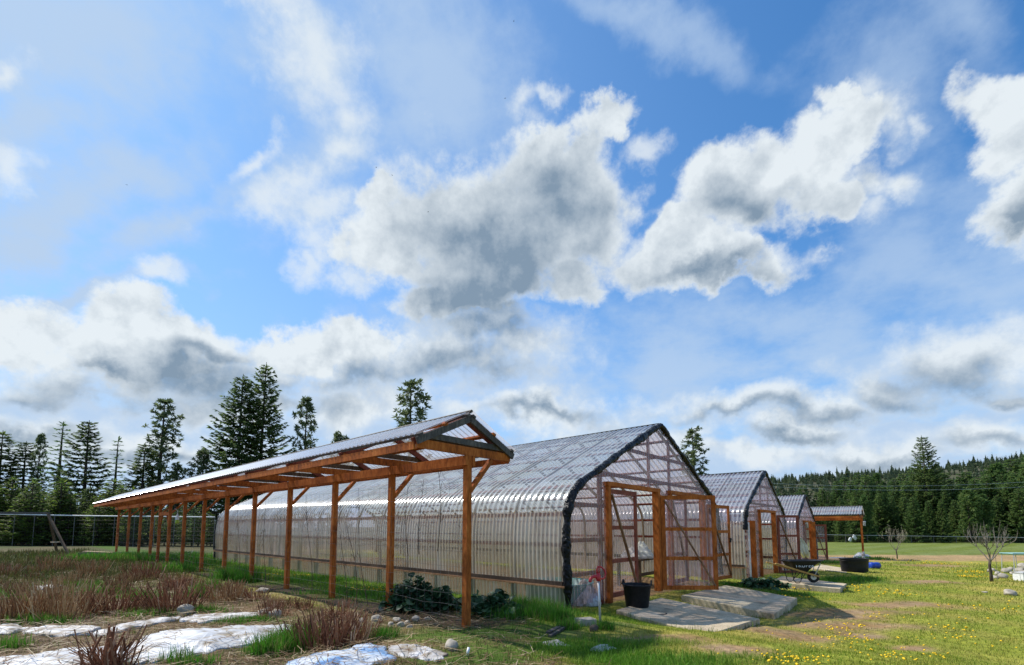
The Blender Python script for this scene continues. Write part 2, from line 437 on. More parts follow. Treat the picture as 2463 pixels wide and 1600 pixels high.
def build_sky():
    w = bpy.data.worlds.new('World'); SC.world = w; w.use_nodes = True
    nt = w.node_tree; N, L = nt.nodes, nt.links
    bg = N['Background']
    sky = N.new('ShaderNodeTexSky'); sky.sky_type = 'NISHITA'; sky.sun_disc = False
    sky.sun_elevation = SUN_EL
    sky.sun_rotation = math.atan2(SUN_H.x, SUN_H.y)
    sky.altitude = 600; sky.air_density = 1.0; sky.dust_density = 0.5; sky.ozone_density = 2.0
    tc = N.new('ShaderNodeTexCoord'); D = tc.outputs['Generated']

    def math_(op, a, b=None, c=None, clamp=False):
        n = N.new('ShaderNodeMath'); n.operation = op; n.use_clamp = clamp
        for i, x in enumerate((a, b, c)):
            if x is None: continue
            if isinstance(x, (int, float)): n.inputs[i].default_value = x
            else: L.new(x, n.inputs[i])
        return n.outputs[0]

    def vmath(op, a, b=None, scale=None):
        n = N.new('ShaderNodeVectorMath'); n.operation = op
        for i, x in enumerate((a, b)):
            if x is None: continue
            if isinstance(x, (tuple, list)): n.inputs[i].default_value = x
            else: L.new(x, n.inputs[i])
        if scale is not None: n.inputs['Scale'].default_value = scale
        return n.outputs['Value'] if op == 'LENGTH' else n.outputs[0]

    def nz(vec, scale, detail, rough, lac=2.0, out='Fac'):
        n = N.new('ShaderNodeTexNoise'); L.new(vec, n.inputs['Vector'])
        n.inputs['Scale'].default_value = scale; n.inputs['Detail'].default_value = detail
        n.inputs['Roughness'].default_value = rough; n.inputs['Lacunarity'].default_value = lac
        return n.outputs[out]

    def step(v, a, b, lo=0.0, hi=1.0):
        n = N.new('ShaderNodeMapRange'); n.interpolation_type = 'SMOOTHSTEP'
        L.new(v, n.inputs[0])
        for i, x in enumerate((a, b, lo, hi)): n.inputs[i + 1].default_value = x
        return n.outputs[0]

    sx = N.new('ShaderNodeSeparateXYZ'); L.new(D, sx.inputs[0])
    az = math_('ARCTAN2', sx.outputs[0], sx.outputs[1])
    el = math_('ARCSINE', sx.outputs[2])
    cb = N.new('ShaderNodeCombineXYZ'); L.new(az, cb.inputs[0]); L.new(el, cb.inputs[1])
    P0 = cb.outputs[0]
    # flattened space so that noise stretches along the horizon near it, as a cloud deck does
    dv = math_('ADD', sx.outputs[2], 0.16)
    deck = N.new('ShaderNodeCombineXYZ')
    L.new(math_('DIVIDE', sx.outputs[0], dv), deck.inputs[0]); L.new(math_('DIVIDE', sx.outputs[1], dv), deck.inputs[1])
    DK = deck.outputs[0]

    def warp(amp_lo, amp_hi):
        a = vmath('SCALE', vmath('SUBTRACT', nz(D, 5.0, 2, 0.5, out='Color'), (0.5, 0.5, 0.5)), None, amp_lo)
        b = vmath('SCALE', vmath('SUBTRACT', nz(D, 22.0, 5, 0.6, out='Color'), (0.5, 0.5, 0.5)), None, amp_hi)
        v = vmath('ADD', vmath('ADD', P0, a), b)
        s = vmath('MULTIPLY', v, (1, 1, 0))
        return s

    PW = warp(0.16, 0.075)
    PS = warp(0.16, 0.05)

    def angles(px, py):
        d = Vector(ray(px, py)).normalized()
        return math.atan2(d.x, d.y), math.asin(d.z)

    def blobs(lst, P, k=0.3):
        """smooth union of ellipses given as directions with angular radii -> 1 - normalised distance"""
        acc = None
        for b in lst:
            x, y, rx, ry = [q * 1.0349 for q in b[:4]]
            rot = R(b[4]) if len(b) > 4 else 0.0
            a0, e0 = angles(x, y)
            ax, ex = angles(x + 2, y); ay, ey = angles(x, y - 2)
            sxx = math.hypot((ax - a0), (ex - e0)) / 2; syy = math.hypot((ay - a0), (ey - e0)) / 2
            tilt = math.atan2(ex - e0, ax - a0)
            mp = N.new('ShaderNodeMapping'); mp.vector_type = 'TEXTURE'
            if acc is None:
                L.new(P, mp.inputs[0])
            else:                                   # chained one after the other: keeps the shader stack small
                ch = N.new('ShaderNodeVectorMath'); ch.operation = 'MULTIPLY_ADD'
                L.new(acc, ch.inputs[0]); ch.inputs[1].default_value = (0, 0, 1e-7); L.new(P, ch.inputs[2])
                L.new(ch.outputs[0], mp.inputs[0])
            mp.inputs['Location'].default_value = (a0, e0, 0)
            mp.inputs['Rotation'].default_value = (0, 0, -rot + tilt)
            mp.inputs['Scale'].default_value = (rx * sxx, ry * syy, 1)
            d = vmath('LENGTH', mp.outputs[0])
            acc = d if acc is None else math_('SMOOTH_MIN', acc, d, k)
        return math_('SUBTRACT', 1.0, acc)

    # positions in the 2380 px wide overview, turned into directions
    CUM = [(1130, 530, 340, 190, 8), (1290, 420, 190, 130), (1040, 470, 200, 110), (1340, 520, 165, 170), (900, 550, 130, 120), (1240, 345, 80, 60), (1150, 650, 300, 90), (1060, 720, 200, 60),
           (1400, 262, 92, 62, -15), (1340, 340, 55, 60), (1360, 640, 90, 70), (870, 440, 80, 50),
           (1700, 470, 170, 120, 12), (1640, 430, 110, 90), (1790, 390, 150, 110), (1890, 320, 125, 90, 30), (1950, 225, 85, 55, 30), (1990, 310, 100, 90), (1900, 450, 120, 70),
           (1590, 600, 150, 75), (1700, 630, 210, 55, -6), (1570, 530, 70, 60),
           (2380, 260, 155, 95), (2410, 430, 120, 120), (2390, 340, 100, 90),
           (70, 780, 180, 80), (330, 760, 140, 70), (440, 800, 150, 80), (210, 800, 140, 60), (640, 815, 190, 75), (800, 815, 170, 75), (300, 850, 260, 70),
           ]
    BANK = [(130, 900, 260, 70), (360, 880, 240, 90), (600, 850, 220, 90), (830, 850, 250, 95), (1030, 850, 280, 85), (1220, 810, 150, 55), (480, 940, 300, 40),
            (2270, 850, 230, 95, 12), (2090, 915, 190, 65, 10), (1900, 958, 230, 40), (2370, 930, 110, 34), (1690, 960, 160, 40),
            (1830, 1010, 170, 34), (2050, 1058, 210, 36), (1740, 1060, 170, 36), (2290, 1030, 240, 46), (1500, 1010, 220, 30), (1250, 960, 240, 40), (860, 950, 200, 50),
            (100, 1010, 260, 50), (380, 1030, 260, 40), (1130, 770, 220, 60), (2050, 300, 90, 60, 30), (2110, 430, 90, 40), (2010, 420, 80, 50)]
    SOFT = [(740, 120, 140, 210, 14), (650, 30, 110, 80), (660, 420, 200, 90, -25), (720, 480, 150, 80, -20), (560, 480, 30, 20),
            (250, 480, 420, 100, -25), (420, 560, 360, 60, -28), (200, 60, 620, 230), (60, 330, 300, 80, -15), (780, 330, 140, 110, -30), (1000, 150, 240, 330),
            (1480, 60, 260, 60, 10), (2080, 240, 200, 220, 45), (2250, 90, 260, 100, 30), (2150, 430, 150, 90, 20), (1950, 450, 150, 70),
            (2230, 620, 460, 150, 20), (1750, 760, 440, 80, 8), (1500, 880, 760, 130), (2350, 520, 190, 190), (2050, 1010, 700, 120),
            (300, 1000, 800, 110), (1000, 960, 800, 90), (250, 700, 420, 30, -10), (1300, 1090, 1600, 90), (1900, 860, 500, 70)]
    DARK = [(1190, 590, 270, 150, 10), (1290, 480, 140, 110), (1090, 700, 240, 75), (1735, 495, 140, 52), (1770, 652, 150, 28, -6), (1610, 640, 70, 20), (2410, 480, 80, 36), (2370, 680, 60, 34)]
    DARKB = [(440, 880, 170, 40), (300, 930, 240, 34), (560, 905, 130, 34), (1010, 862, 200, 36, -8), (1120, 890, 240, 28), (860, 890, 180, 28), (1180, 870, 110, 28), (60, 940, 180, 28), (250, 860, 70, 20), (490, 830, 60, 22), (640, 930, 180, 20),
            (2240, 905, 210, 44, 10), (2130, 942, 150, 26, 8), (1920, 974, 180, 18), (2360, 944, 100, 18), (1830, 1020, 120, 14), (2320, 1046, 170, 18), (2040, 1074, 150, 14), (1690, 972, 110, 12),
            (1130, 780, 160, 30), (350, 1042, 200, 14), (90, 1006, 160, 16), (1270, 962, 150, 12)]
    WISP = [(20, 180, 70, 40, -30), (55, 405, 80, 46), (745, 620, 50, 40), (395, 667, 70, 26), (1275, 235, 40, 24), (1200, 240, 50, 44), (1830, 600, 90, 40), (2020, 480, 80, 50), (1480, 330, 60, 40), (760, 560, 70, 60), (830, 640, 60, 50), (1500, 560, 50, 60), (740, 130, 110, 170, 12), (690, 40, 120, 60), (800, 260, 60, 70), (690, 430, 170, 70, -25), (770, 480, 90, 70), (780, 340, 70, 50, -20), (600, 370, 90, 30, -20), (2060, 300, 80, 60), (2000, 220, 60, 60), (1960, 440, 120, 50), (2130, 310, 40, 30), (2110, 430, 60, 25), (600, 20, 60, 60), (900, 400, 70, 40)]
    n1 = nz(D, 9.0, 9, 0.60)
    n1b = nz(vmath('ADD', D, (-0.016, 0.0, 0.022)), 9.0, 6, 0.60)
    nf = nz(D, 34.0, 6, 0.62)
    n1s = nz(D, 9.0, 3, 0.55)
    n2 = nz(DK, 2.1, 7, 0.58)
    n3 = nz(D, 3.4, 4, 0.55)
    cov = blobs(CUM, PW, 0.38)
    cov0 = cov
    cov = math_('ADD', math_('ADD', math_('SUBTRACT', cov, 0.03), math_('MULTIPLY', math_('SUBTRACT', n1, 0.5), 1.35)), math_('MULTIPLY', math_('SUBTRACT', nf, 0.5), 0.42))
    a_c = step(cov, -0.06, 0.42)
    core = step(math_('ADD', cov0, math_('MULTIPLY', math_('SUBTRACT', n1s, 0.5), 0.9)), 0.02, 0.62)
    covb = blobs(BANK, PS, 0.30)
    covb = math_('ADD', covb, math_('MULTIPLY', math_('ADD', math_('SUBTRACT', n1, 0.5), math_('MULTIPLY', math_('SUBTRACT', nf, 0.5), 0.3)), 2.3))
    a_b = math_('MULTIPLY', step(covb, -0.30, 0.75), 0.92)
    core = math_('MAXIMUM', core, step(covb, -0.35, 0.55))
    cw = blobs(WISP, PS, 0.30)
    a_w = math_('MULTIPLY', step(math_('ADD', cw, math_('MULTIPLY', math_('ADD', math_('SUBTRACT', n1, 0.5), math_('MULTIPLY', math_('SUBTRACT', nf, 0.5), 0.5)), 2.6)), -0.25, 1.05), 0.78)
    # far cloud field for the rest of the sky, out of the picture (behind and overhead)
    back = step(n2, 0.50, 0.66)
    bm = step(sx.outputs[1], 0.30, 0.05)
    back = math_('MULTIPLY', math_('MULTIPLY', back, bm), 0.8)
    sof = blobs(SOFT, PS, 0.35)
    strk = nz(DK, 3.3, 8, 0.62)
    strk2 = nz(D, 6.0, 8, 0.6)
    sof = math_('ADD', sof, math_('MULTIPLY', math_('SUBTRACT', math_('ADD', strk, strk2), 1.0), 2.6))
    a_s = step(sof, -0.45, 1.15)
    # paler air toward the sun (left) and toward the horizon
    hz = math_('ADD', step(el, 0.55, 0.0, 0.0, 0.55), step(el, 0.22, 0.02, 0.0, 0.55))
    side = step(az, 0.75, -0.80, 0.0, 0.38)
    a_v = math_('ADD', math_('MULTIPLY', a_s, 0.62), math_('MULTIPLY', math_('ADD', hz, side, clamp=True), 0.86), clamp=True)
    a_v = math_('MULTIPLY', a_v, 0.97)

    jit = math_('ADD', math_('MULTIPLY', math_('SUBTRACT', n1, 0.5), 1.2), math_('MULTIPLY', math_('SUBTRACT', n3, 0.5), 1.0))
    dk = step(math_('ADD', blobs(DARK, PS, 0.35), math_('MULTIPLY', jit, 0.8)), -1.0, 1.15)
    dk = math_('MULTIPLY', dk, math_('ADD', math_('MULTIPLY', n1, 0.9), 0.48))
    dkb = math_('MULTIPLY', step(math_('ADD', blobs(DARKB, PS, 0.35), jit), -0.9, 1.1), 0.85)
    shade = math_('MULTIPLY', math_('ADD', math_('MAXIMUM', dk, dkb), 0.06), core)
    relief = math_('ADD', math_('MULTIPLY', math_('SUBTRACT', n1b, n1), 2.0), math_('MULTIPLY', math_('SUBTRACT', nf, 0.5), -0.25))
    shade = math_('ADD', shade, math_('MULTIPLY', relief, core), clamp=True)

    def rgbmix(f, a, b, blend='MIX'):
        n = N.new('ShaderNodeMix'); n.data_type = 'RGBA'; n.blend_type = blend
        if isinstance(f, (int, float)): n.inputs[0].default_value = f
        else: L.new(f, n.inputs[0])
        for i, x in ((6, a), (7, b)):
            if isinstance(x, tuple): n.inputs[i].default_value = (*x, 1)
            else: L.new(x, n.inputs[i])
        return n.outputs[2]

    ST = 0.15
    S = 1.0 / ST
    blue = rgbmix(1.0, sky.outputs[0], SKY_TINT, 'MULTIPLY')
    veil = rgbmix(a_v, blue, (0.43 * S, 0.56 * S, 0.74 * S))
    white = (0.71 * S, 0.765 * S, 0.80 * S)
    grey = (0.20 * S, 0.275 * S, 0.36 * S)
    ccol = rgbmix(shade, white, grey)
    tot = math_('MAXIMUM', math_('MAXIMUM', math_('MAXIMUM', a_c, a_w), a_b), back)
    allc = rgbmix(math_('MULTIPLY', tot, 0.97), veil, ccol)
    L.new(allc, bg.inputs['Color']); bg.inputs['Strength'].default_value = ST
    w.cycles.sampling_method = 'MANUAL'; w.cycles.sample_map_resolution = 512


SKY_TINT = (0.50, 0.93, 1.20)
build_sky()

SC.view_settings.view_transform = 'Standard'; SC.view_settings.look = 'None'
SC.view_settings.exposure = 0.2; SC.view_settings.gamma = 1.0
SC.render.engine = 'CYCLES'
SC.cycles.max_bounces = 8; SC.cycles.diffuse_bounces = 3; SC.cycles.glossy_bounces = 3
SC.cycles.transmission_bounces = 4; SC.cycles.transparent_max_bounces = 32
SC.cycles.use_denoising = True
SC.cycles.sample_clamp_indirect = 4.0

# ------------------------------------------------------------------ ground
def ell(x, y, c, rx, ry, ang=0.0, soft=0.5):
    """soft elliptical patch around the ground point c"""
    ca, sa = math.cos(ang), math.sin(ang)
    dx, dy = x - c[0], y - c[1]
    u, v = (dx * ca + dy * sa) / rx, (-dx * sa + dy * ca) / ry
    wob = 0.16 * np.sin(3.1 * x + 1.3 * y) + 0.12 * np.sin(5.3 * y - 2.2 * x) + 0.08 * np.sin(9 * x) * np.sin(8 * y)
    return 1 - sstep(1 - soft, 1 + soft, np.sqrt(u * u + v * v) + wob)


BARE = [(1970, 1480, 1.1, 0.6), (1890, 1525, 0.7, 0.7), (1990, 1505, 0.8, 0.4), (2160, 1455, 1.3, 0.6), (2070, 1472, 1.0, 0.45), (2090, 1505, 0.8, 0.5), (2060, 1530, 0.4, 0.3), (1330, 1525, 0.55, 0.35),
        (1480, 1500, 0.45, 0.25), (1590, 1535, 0.7, 0.25), (1740, 1560, 0.5, 0.3), (2180, 1560, 0.35, 0.25), (2230, 1400, 1.2, 0.5), (2240, 1360, 1.6, 0.8), (1050, 1545, 0.5, 0.25)]
LUSH = [(330, 1345, 3.4, 0.9), (470, 1345, 2.6, 0.9), (560, 1375, 1.0, 0.6), (750, 1400, 1.8, 0.7), (930, 1430, 1.4, 0.8), (1290, 1475, 1.3, 0.5), (1460, 1500, 0.5, 0.3),
        (1160, 1520, 0.9, 0.4), (1100, 1530, 0.7, 0.4), (1250, 1520, 1.0, 0.5), (1400, 1560, 1.2, 0.5), (1550, 1590, 1.0, 0.4), (1180, 1590, 0.9, 0.3), (1500, 1550, 0.9, 0.3), (1220, 1560, 0.9, 0.4), (620, 1490, 0.5, 0.25), (690, 1560, 0.6, 0.3), (960, 1535, 0.4, 0.25), (1600, 1590, 1.0, 0.35), (1880, 1430, 1.0, 0.4), (2040, 1400, 1.6, 0.6)]


def hsh(x, y, s):
    return (np.sin(x * 1.7 * s + 1.1) * np.sin(y * 1.9 * s - 0.6) + np.sin(x * 0.9 * s - 2.0 * y * s * 0.7 + 2.2) + np.sin(x * 2.6 * s + y * 1.4 * s)) / 3


def zones(x, y):
    t, v = loc1(x, y)
    t2 = (x - SH[0]) * DG[0] + (y - SH[1]) * DG[1]
    bed = (1 - sstep(-1.2, -0.2, t2)) * sstep(-3.5, 0.0, v + 3.2) * (1 - sstep(30, 36, y))
    bed = np.maximum(bed, (1 - sstep(0.2, 1.0, x + 0.3)) * (1 - sstep(8.2, 9.0, y)) * 0.9)
    strip = sstep(0.5, 0.8, t2) * (1 - sstep(2.2, 2.6, t2)) * sstep(-0.8, 0.3, v)
    bare = np.zeros_like(x)
    for px, py, rx, ry in BARE:
        bare = np.maximum(bare, ell(x, y, G(px, py), rx, ry, 0.0, 0.55))
    lush = np.zeros_like(x)
    for px, py, rx, ry in LUSH:
        lush = np.maximum(lush, ell(x, y, G(px, py), rx, ry, 0.0, 0.6))
    lush = np.maximum(lush, 0.8 * strip)
    return t, v, t2, bed, bare, lush


def in_house(x, y, grow=0.0):
    m = np.zeros_like(x, bool)
    for (lx, ly, w, ln) in HOUSES:
        dx, dy = x - lx, y - ly
        u, vv = dx * DG[0] + dy * DG[1], dx * DL[0] + dy * DL[1]
        m |= (u > -grow) & (u < w + grow) & (vv > -grow) & (vv < ln + grow)
    return m


L2 = (8.0, 16.1); L3 = (14.9, 24.5)
HOUSES = [(L1[0], L1[1], 8.5, 19.6), (L2[0], L2[1], 6.0, 19.6), (L3[0], L3[1], 5.4, 19.0)]


def ground_colour(x, y):
    t, v, t2, bed, bare, lush = zones(x, y)
    r = np.hypot(x, y)
    n = hsh(x, y, 1.0); n2 = hsh(x + 9, y - 4, 3.1); n3 = hsh(x, y, 0.27)
    c = lambda *a: np.array(a)[None, :]
    k = lambda w: w[:, None]
    lawn = c(0.21, 0.235, 0.034) * (1 - k(sstep(-0.5, 0.9, n))) + c(0.30, 0.265, 0.065) * k(sstep(-0.5, 0.9, n))
    col = lawn
    dry = c(0.15, 0.105, 0.06) * (1 - k(sstep(-0.4, 0.5, n2))) + c(0.085, 0.060, 0.038) * k(sstep(-0.4, 0.5, n2))
    col = col * (1 - k(bed)) + dry * k(bed)
    # rough field behind the left beds
    rough = np.maximum(sstep(13, 19, r) * (1 - sstep(-2.2, -1.0, t2)), sstep(19, 21, v) * (1 - sstep(8, 12, t)))
    col = col * (1 - k(rough)) + (c(0.075, 0.085, 0.034) * (1 - k(sstep(-0.3, 0.6, n3))) + c(0.105, 0.09, 0.048) * k(sstep(-0.3, 0.6, n3))) * k(rough)
    # right field: tan tilled strip, then a green strip
    right = sstep(1.0, 4.0, t - 12 - 0.0 * v)
    tan = sstep(26.0, 27.5, y + 0.6 * n) * right
    col = col * (1 - k(tan)) + c(0.33, 0.23, 0.12) * k(tan)
    grn = sstep(31.5, 33.0, y + 0.8 * n) * sstep(0, 4, x - 0.3 * y)
    col = col * (1 - k(grn)) + (c(0.135, 0.170, 0.042) + 0.03 * k(n) + 0.02 * k(n2)) * k(grn)
    # litter under the woods
    wd = sstep(36, 40, y) * (1 - sstep(0.0, 0.3, x / np.maximum(y, 1)))
    wd = np.maximum(wd, sstep(60, 64, y))
    col = col * (1 - k(wd)) + c(0.05, 0.05, 0.022) * k(wd)
    col = col * (1 - k(bare)) + (c(0.26, 0.175, 0.095) + 0.04 * k(n2)) * k(bare)
    col = col * (1 - 0.8 * k(lush)) + c(0.06, 0.13, 0.015) * 0.8 * k(lush)
    ih = in_house(x, y).astype(float)
    col = col * (1 - k(ih)) + (c(0.26, 0.165, 0.085) + 0.03 * k(n2)) * k(ih)
    # bare earth along the post line
    pl = (1 - sstep(0.25, 0.7, np.abs(t2))) * sstep(-1, 0, (x - SH[0]) * DL[0] + (y - SH[1]) * DL[1]) * (1 - lush) * (r < 30)
    col = col * (1 - k(pl)) + c(0.085, 0.062, 0.045) * k(pl)
    return np.clip(col, 0.005, 1)


def build_ground():
    na = 430
    fr = np.radians(np.linspace(-62, 62, na)); bk = np.radians(np.linspace(62, 298, 62)[1:-1])
    ang = np.concatenate([fr, bk]); m = len(ang)
    rad = np.concatenate([np.geomspace(0.6, 70, 270), np.geomspace(74, 6000, 34)])
    A, Rr = np.meshgrid(ang, rad)
    x, y = (Rr * np.sin(A)).ravel(), (Rr * np.cos(A)).ravel()
    z = ground_z(x, y)
    z = z + 0.02 * hsh(x, y, 4.5) * (np.hypot(x, y) < 16) * (~in_house(x, y, 0.2))
    V = np.stack([x, y, z], 1)
    V = np.vstack([V, [[0, 0, gz(0, 0)]]])
    nr = len(rad)
    i, j = np.meshgrid(np.arange(nr - 1), np.arange(m), indexing='ij')
    j2 = (j + 1) % m
    q = np.stack([i * m + j, i * m + j2, (i + 1) * m + j2, (i + 1) * m + j], -1).reshape(-1, 4)[:, ::-1]
    tri = np.stack([np.arange(m), np.full(m, len(V) - 1), (np.arange(m) + 1) % m], 1)[:, ::-1]
    loops = np.concatenate([q.ravel(), tri.ravel()])
    sizes = np.concatenate([np.full(len(q), 4), np.full(len(tri), 3)])
    cols = np.vstack([ground_colour(x, y), [[0.1, 0.08, 0.05]]])
    mt, nt, N, L, B = new_mat('soil_and_turf')
    a = N.new('ShaderNodeAttribute'); a.attribute_name = 'tone'
    n1 = noise(nt, 9, 8, 0.7); n2 = noise(nt, 0.8, 6, 0.6)
    r1 = ramp(nt, [(0.28, (0.45, 0.42, 0.40)), (0.5, (1, 1, 1)), (0.72, (1.55, 1.48, 1.35))]); L.new(n1.outputs['Fac'], r1.inputs[0])
    r2 = ramp(nt, [(0.3, (0.75, 0.8, 0.72)), (0.7, (1.25, 1.18, 1.2))]); L.new(n2.outputs['Fac'], r2.inputs[0])
    m1 = N.new('ShaderNodeMix'); m1.data_type = 'RGBA'; m1.blend_type = 'MULTIPLY'; m1.inputs[0].default_value = 1
    m2 = N.new('ShaderNodeMix'); m2.data_type = 'RGBA'; m2.blend_type = 'MULTIPLY'; m2.inputs[0].default_value = 1
    L.new(a.outputs['Color'], m1.inputs[6]); L.new(r1.outputs[0], m1.inputs[7])
    L.new(m1.outputs[2], m2.inputs[6]); L.new(r2.outputs[0], m2.inputs[7])
    L.new(m2.outputs[2], B.inputs['Base Color']); B.inputs['Roughness'].default_value = 0.95
    B.inputs['Specular IOR Level'].default_value = 0.1
    b = bump(nt, n1.outputs['Fac'], 0.05, 0.7); L.new(b.outputs[0], B.inputs['Normal'])
    o = np_mesh('ground', V, loops, sizes, mt, cols, smooth=True)
    tag(o, None, None, None, 'structure')


build_ground()


# ------------------------------------------------------------------ greenhouses
PROF = [(0.045, 0.0), (0.02, 0.45), (0.0, 0.9), (0.0, 1.25), (0.02, 1.55), (0.06, 1.80), (0.11, 1.95), (0.19, 2.08), (0.31, 2.21), (0.50, 2.345), (0.74, 2.475), (1.04, 2.615),
        (1.6, 2.885), (2.2, 3.175), (2.8, 3.455), (3.4, 3.735), (3.9, 3.965), (4.16, 4.07), (4.25, 4.10)]


def profile(hw, ze, H):
    """left half of the cross-section, scaled from the nearest greenhouse: (u, z) from the ground to the ridge"""
    out = []
    for u, z in PROF:
        z2 = z * ze / 2.08 if z <= 2.08 else ze + (z - 2.08) * (H - ze) / (4.10 - 2.08)
        out.append((u * hw / 4.25, z2))
    return out


def prof_z(pr, hw, u):
    uu = u if u <= hw else 2 * hw - u
    us = [p[0] for p in pr[3:]]; zs = [p[1] for p in pr[3:]]
    return float(np.interp(uu, us, zs))


def resample(pts, step):
    out = [pts[0]]
    for a, b in zip(pts[:-1], pts[1:]):
        d = math.hypot(b[0] - a[0], b[1] - a[1]); k = max(1, int(math.ceil(d / step)))
        for i in range(1, k + 1):
            out.append((a[0] + (b[0] - a[0]) * i / k, a[1] + (b[1] - a[1]) * i / k))
    return out


def offset(pts, d):
    res = []
    for i, p in enumerate(pts):
        a = pts[max(i - 1, 0)]; b = pts[min(i + 1, len(pts) - 1)]
        tx, tz = b[0] - a[0], b[1] - a[1]; l = math.hypot(tx, tz) or 1
        res.append((p[0] - tz / l * d, p[1] + tx / l * d))
    return res


def corr_sheet(pts, v0, v1, pitch, amp, name, mat, parent, mirror=None, spp=6):
    """a corrugated sheet following pts=(u,z), ridges along the profile, waves along v"""
    n = int((v1 - v0) / pitch * spp) + 1
    vs = np.linspace(v0, v1, n)
    o = np.array(pts); nn = np.array(offset(pts, 1.0)) - o
    wave = amp * np.sin(vs / pitch * 2 * math.pi)
    U = o[None, :, 0] + nn[None, :, 0] * wave[:, None]
    Z = o[None, :, 1] + nn[None, :, 1] * wave[:, None]
    if mirror is not None:
        U = 2 * mirror - U
    V = np.repeat(vs[:, None], len(pts), 1)
    P = np.stack([U, V, Z], -1).reshape(-1, 3)
    m = len(pts)
    i, j = np.meshgrid(np.arange(n - 1), np.arange(m - 1), indexing='ij')
    q = np.stack([i * m + j, (i + 1) * m + j, (i + 1) * m + j + 1, i * m + j + 1], -1).reshape(-1, 4)
    return np_mesh(name, P, q.ravel(), np.full(len(q), 4), mat, None, True, parent)


def wall_sheet(us, zlo, zhi, v, pitch, amp, name, mat, parent, vdir=1):
    """corrugated upright sheet in a gable: columns at us from zlo(u) to zhi(u)"""
    b = []
    for u in us:
        w = v + amp * math.sin(u / pitch * 2 * math.pi)
        lo, hi = zlo(u), zhi(u)
        for k in range(4):
            b.append((u, w, lo + (hi - lo) * k / 3))
    n = len(us)
    f = [(i * 4 + k, (i + 1) * 4 + k, (i + 1) * 4 + k + 1, i * 4 + k + 1) for i in range(n - 1) for k in range(3)]
    return MB().add(b, f).build(name, mat, parent, True)


def door_leaf(parent, hinge, ang, w, h, z0, mats, latch=False, brace=1, rails=(0.33, 0.64), name='door', fw=0.10):
    """a framed leaf; local x runs from the hinge to the free edge"""
    d = MB(); th = 0.04
    d.beam((fw / 2, 0, 0), (fw / 2, 0, h), fw, th, (0, 1, 0))
    d.beam((w - fw / 2, 0, 0), (w - fw / 2, 0, h), fw, th, (0, 1, 0))
    for zz, hh in [(fw / 2, fw), (h - fw / 2, fw)] + [(h * q, fw * 0.85) for q in rails]:
        d.beam((fw, 0, zz), (w - fw, 0, zz), th - 0.004, hh)
    o = d.build(name, mats[0], parent, loc=(hinge[0], hinge[1], z0), rz=ang)
    if brace:
        MB().beam((fw * 0.8, -0.035, h - 0.12), (w - 0.08, -0.035, 0.10), 0.03, 0.055, (0, 1, 0)).build('brace', M['mid_wood'], o)
    us = np.arange(0.03, w - 0.029, 0.0185)
    wall_sheet(us, lambda u: 0.03, lambda u: h - 0.03, 0.034, 0.11, 0.012, 'door_panel', mats[1], o)
    if latch:
        l = MB(); l.box((w - 0.05, -0.035, h * 0.52), (0.05, 0.03, 0.14)); l.tube([(w - 0.12, -0.05, h * 0.54), (w - 0.02, -0.06, h * 0.54), (w + 0.03, -0.05, h * 0.52)], 0.012, 6)
        l.build('latch', M['black_plastic'], o)
    return o


def wrap(pr, hw, v, r, name, parent, seed, z0=0.0, z1=0.0):
    """crumpled black plastic wrapped over the edge of the arch"""
    left = resample([(u, z) for u, z in pr if z >= z0], 0.05)
    right = [(2 * hw - u, z) for u, z in resample([(u, z) for u, z in pr if z >= z1], 0.05)][::-1]
    path = left[:-1] + right
    rg = np.random.default_rng(seed); n = 12; m = len(path)
    vs = []
    tw = rg.uniform(0, 6.28, 6)
    lump = np.zeros(m)
    for k, (f, a) in enumerate(((0.9, 0.12), (2.3, 0.14), (5.1, 0.16), (9.7, 0.10))):
        lump += 0.8 * a * np.sin(np.arange(m) * 0.05 * f * 1.6 + tw[k])
    for i, (u, z) in enumerate(path):
        a = path[max(i - 1, 0)]; b = path[min(i + 1, m - 1)]
        tx, tz = b[0] - a[0], b[1] - a[1]; l = math.hypot(tx, tz) or 1
        nx, nz_ = -tz / l, tx / l
        for k in range(n):
            q = 2 * math.pi * k / n
            rr = r * (1 + lump[i] + rg.uniform(-0.12, 0.12) + 0.06 * math.sin(3 * q + i * 0.13 + tw[4]))
            ca, sa = math.cos(q) * rr, math.sin(q) * rr
            vs.append((u + nx * ca, v + sa * 1.05, z + nz_ * ca))
    fs = [(i * n + k, (i + 1) * n + k, (i + 1) * n + (k + 1) % n, i * n + (k + 1) % n) for i in range(m - 1) for k in range(n)]
    fs += [tuple(range(n)), tuple((m - 1) * n + k for k in range(n - 1, -1, -1))]
    return MB().add(vs, fs).build(name, M['black_wrap'], parent, False)


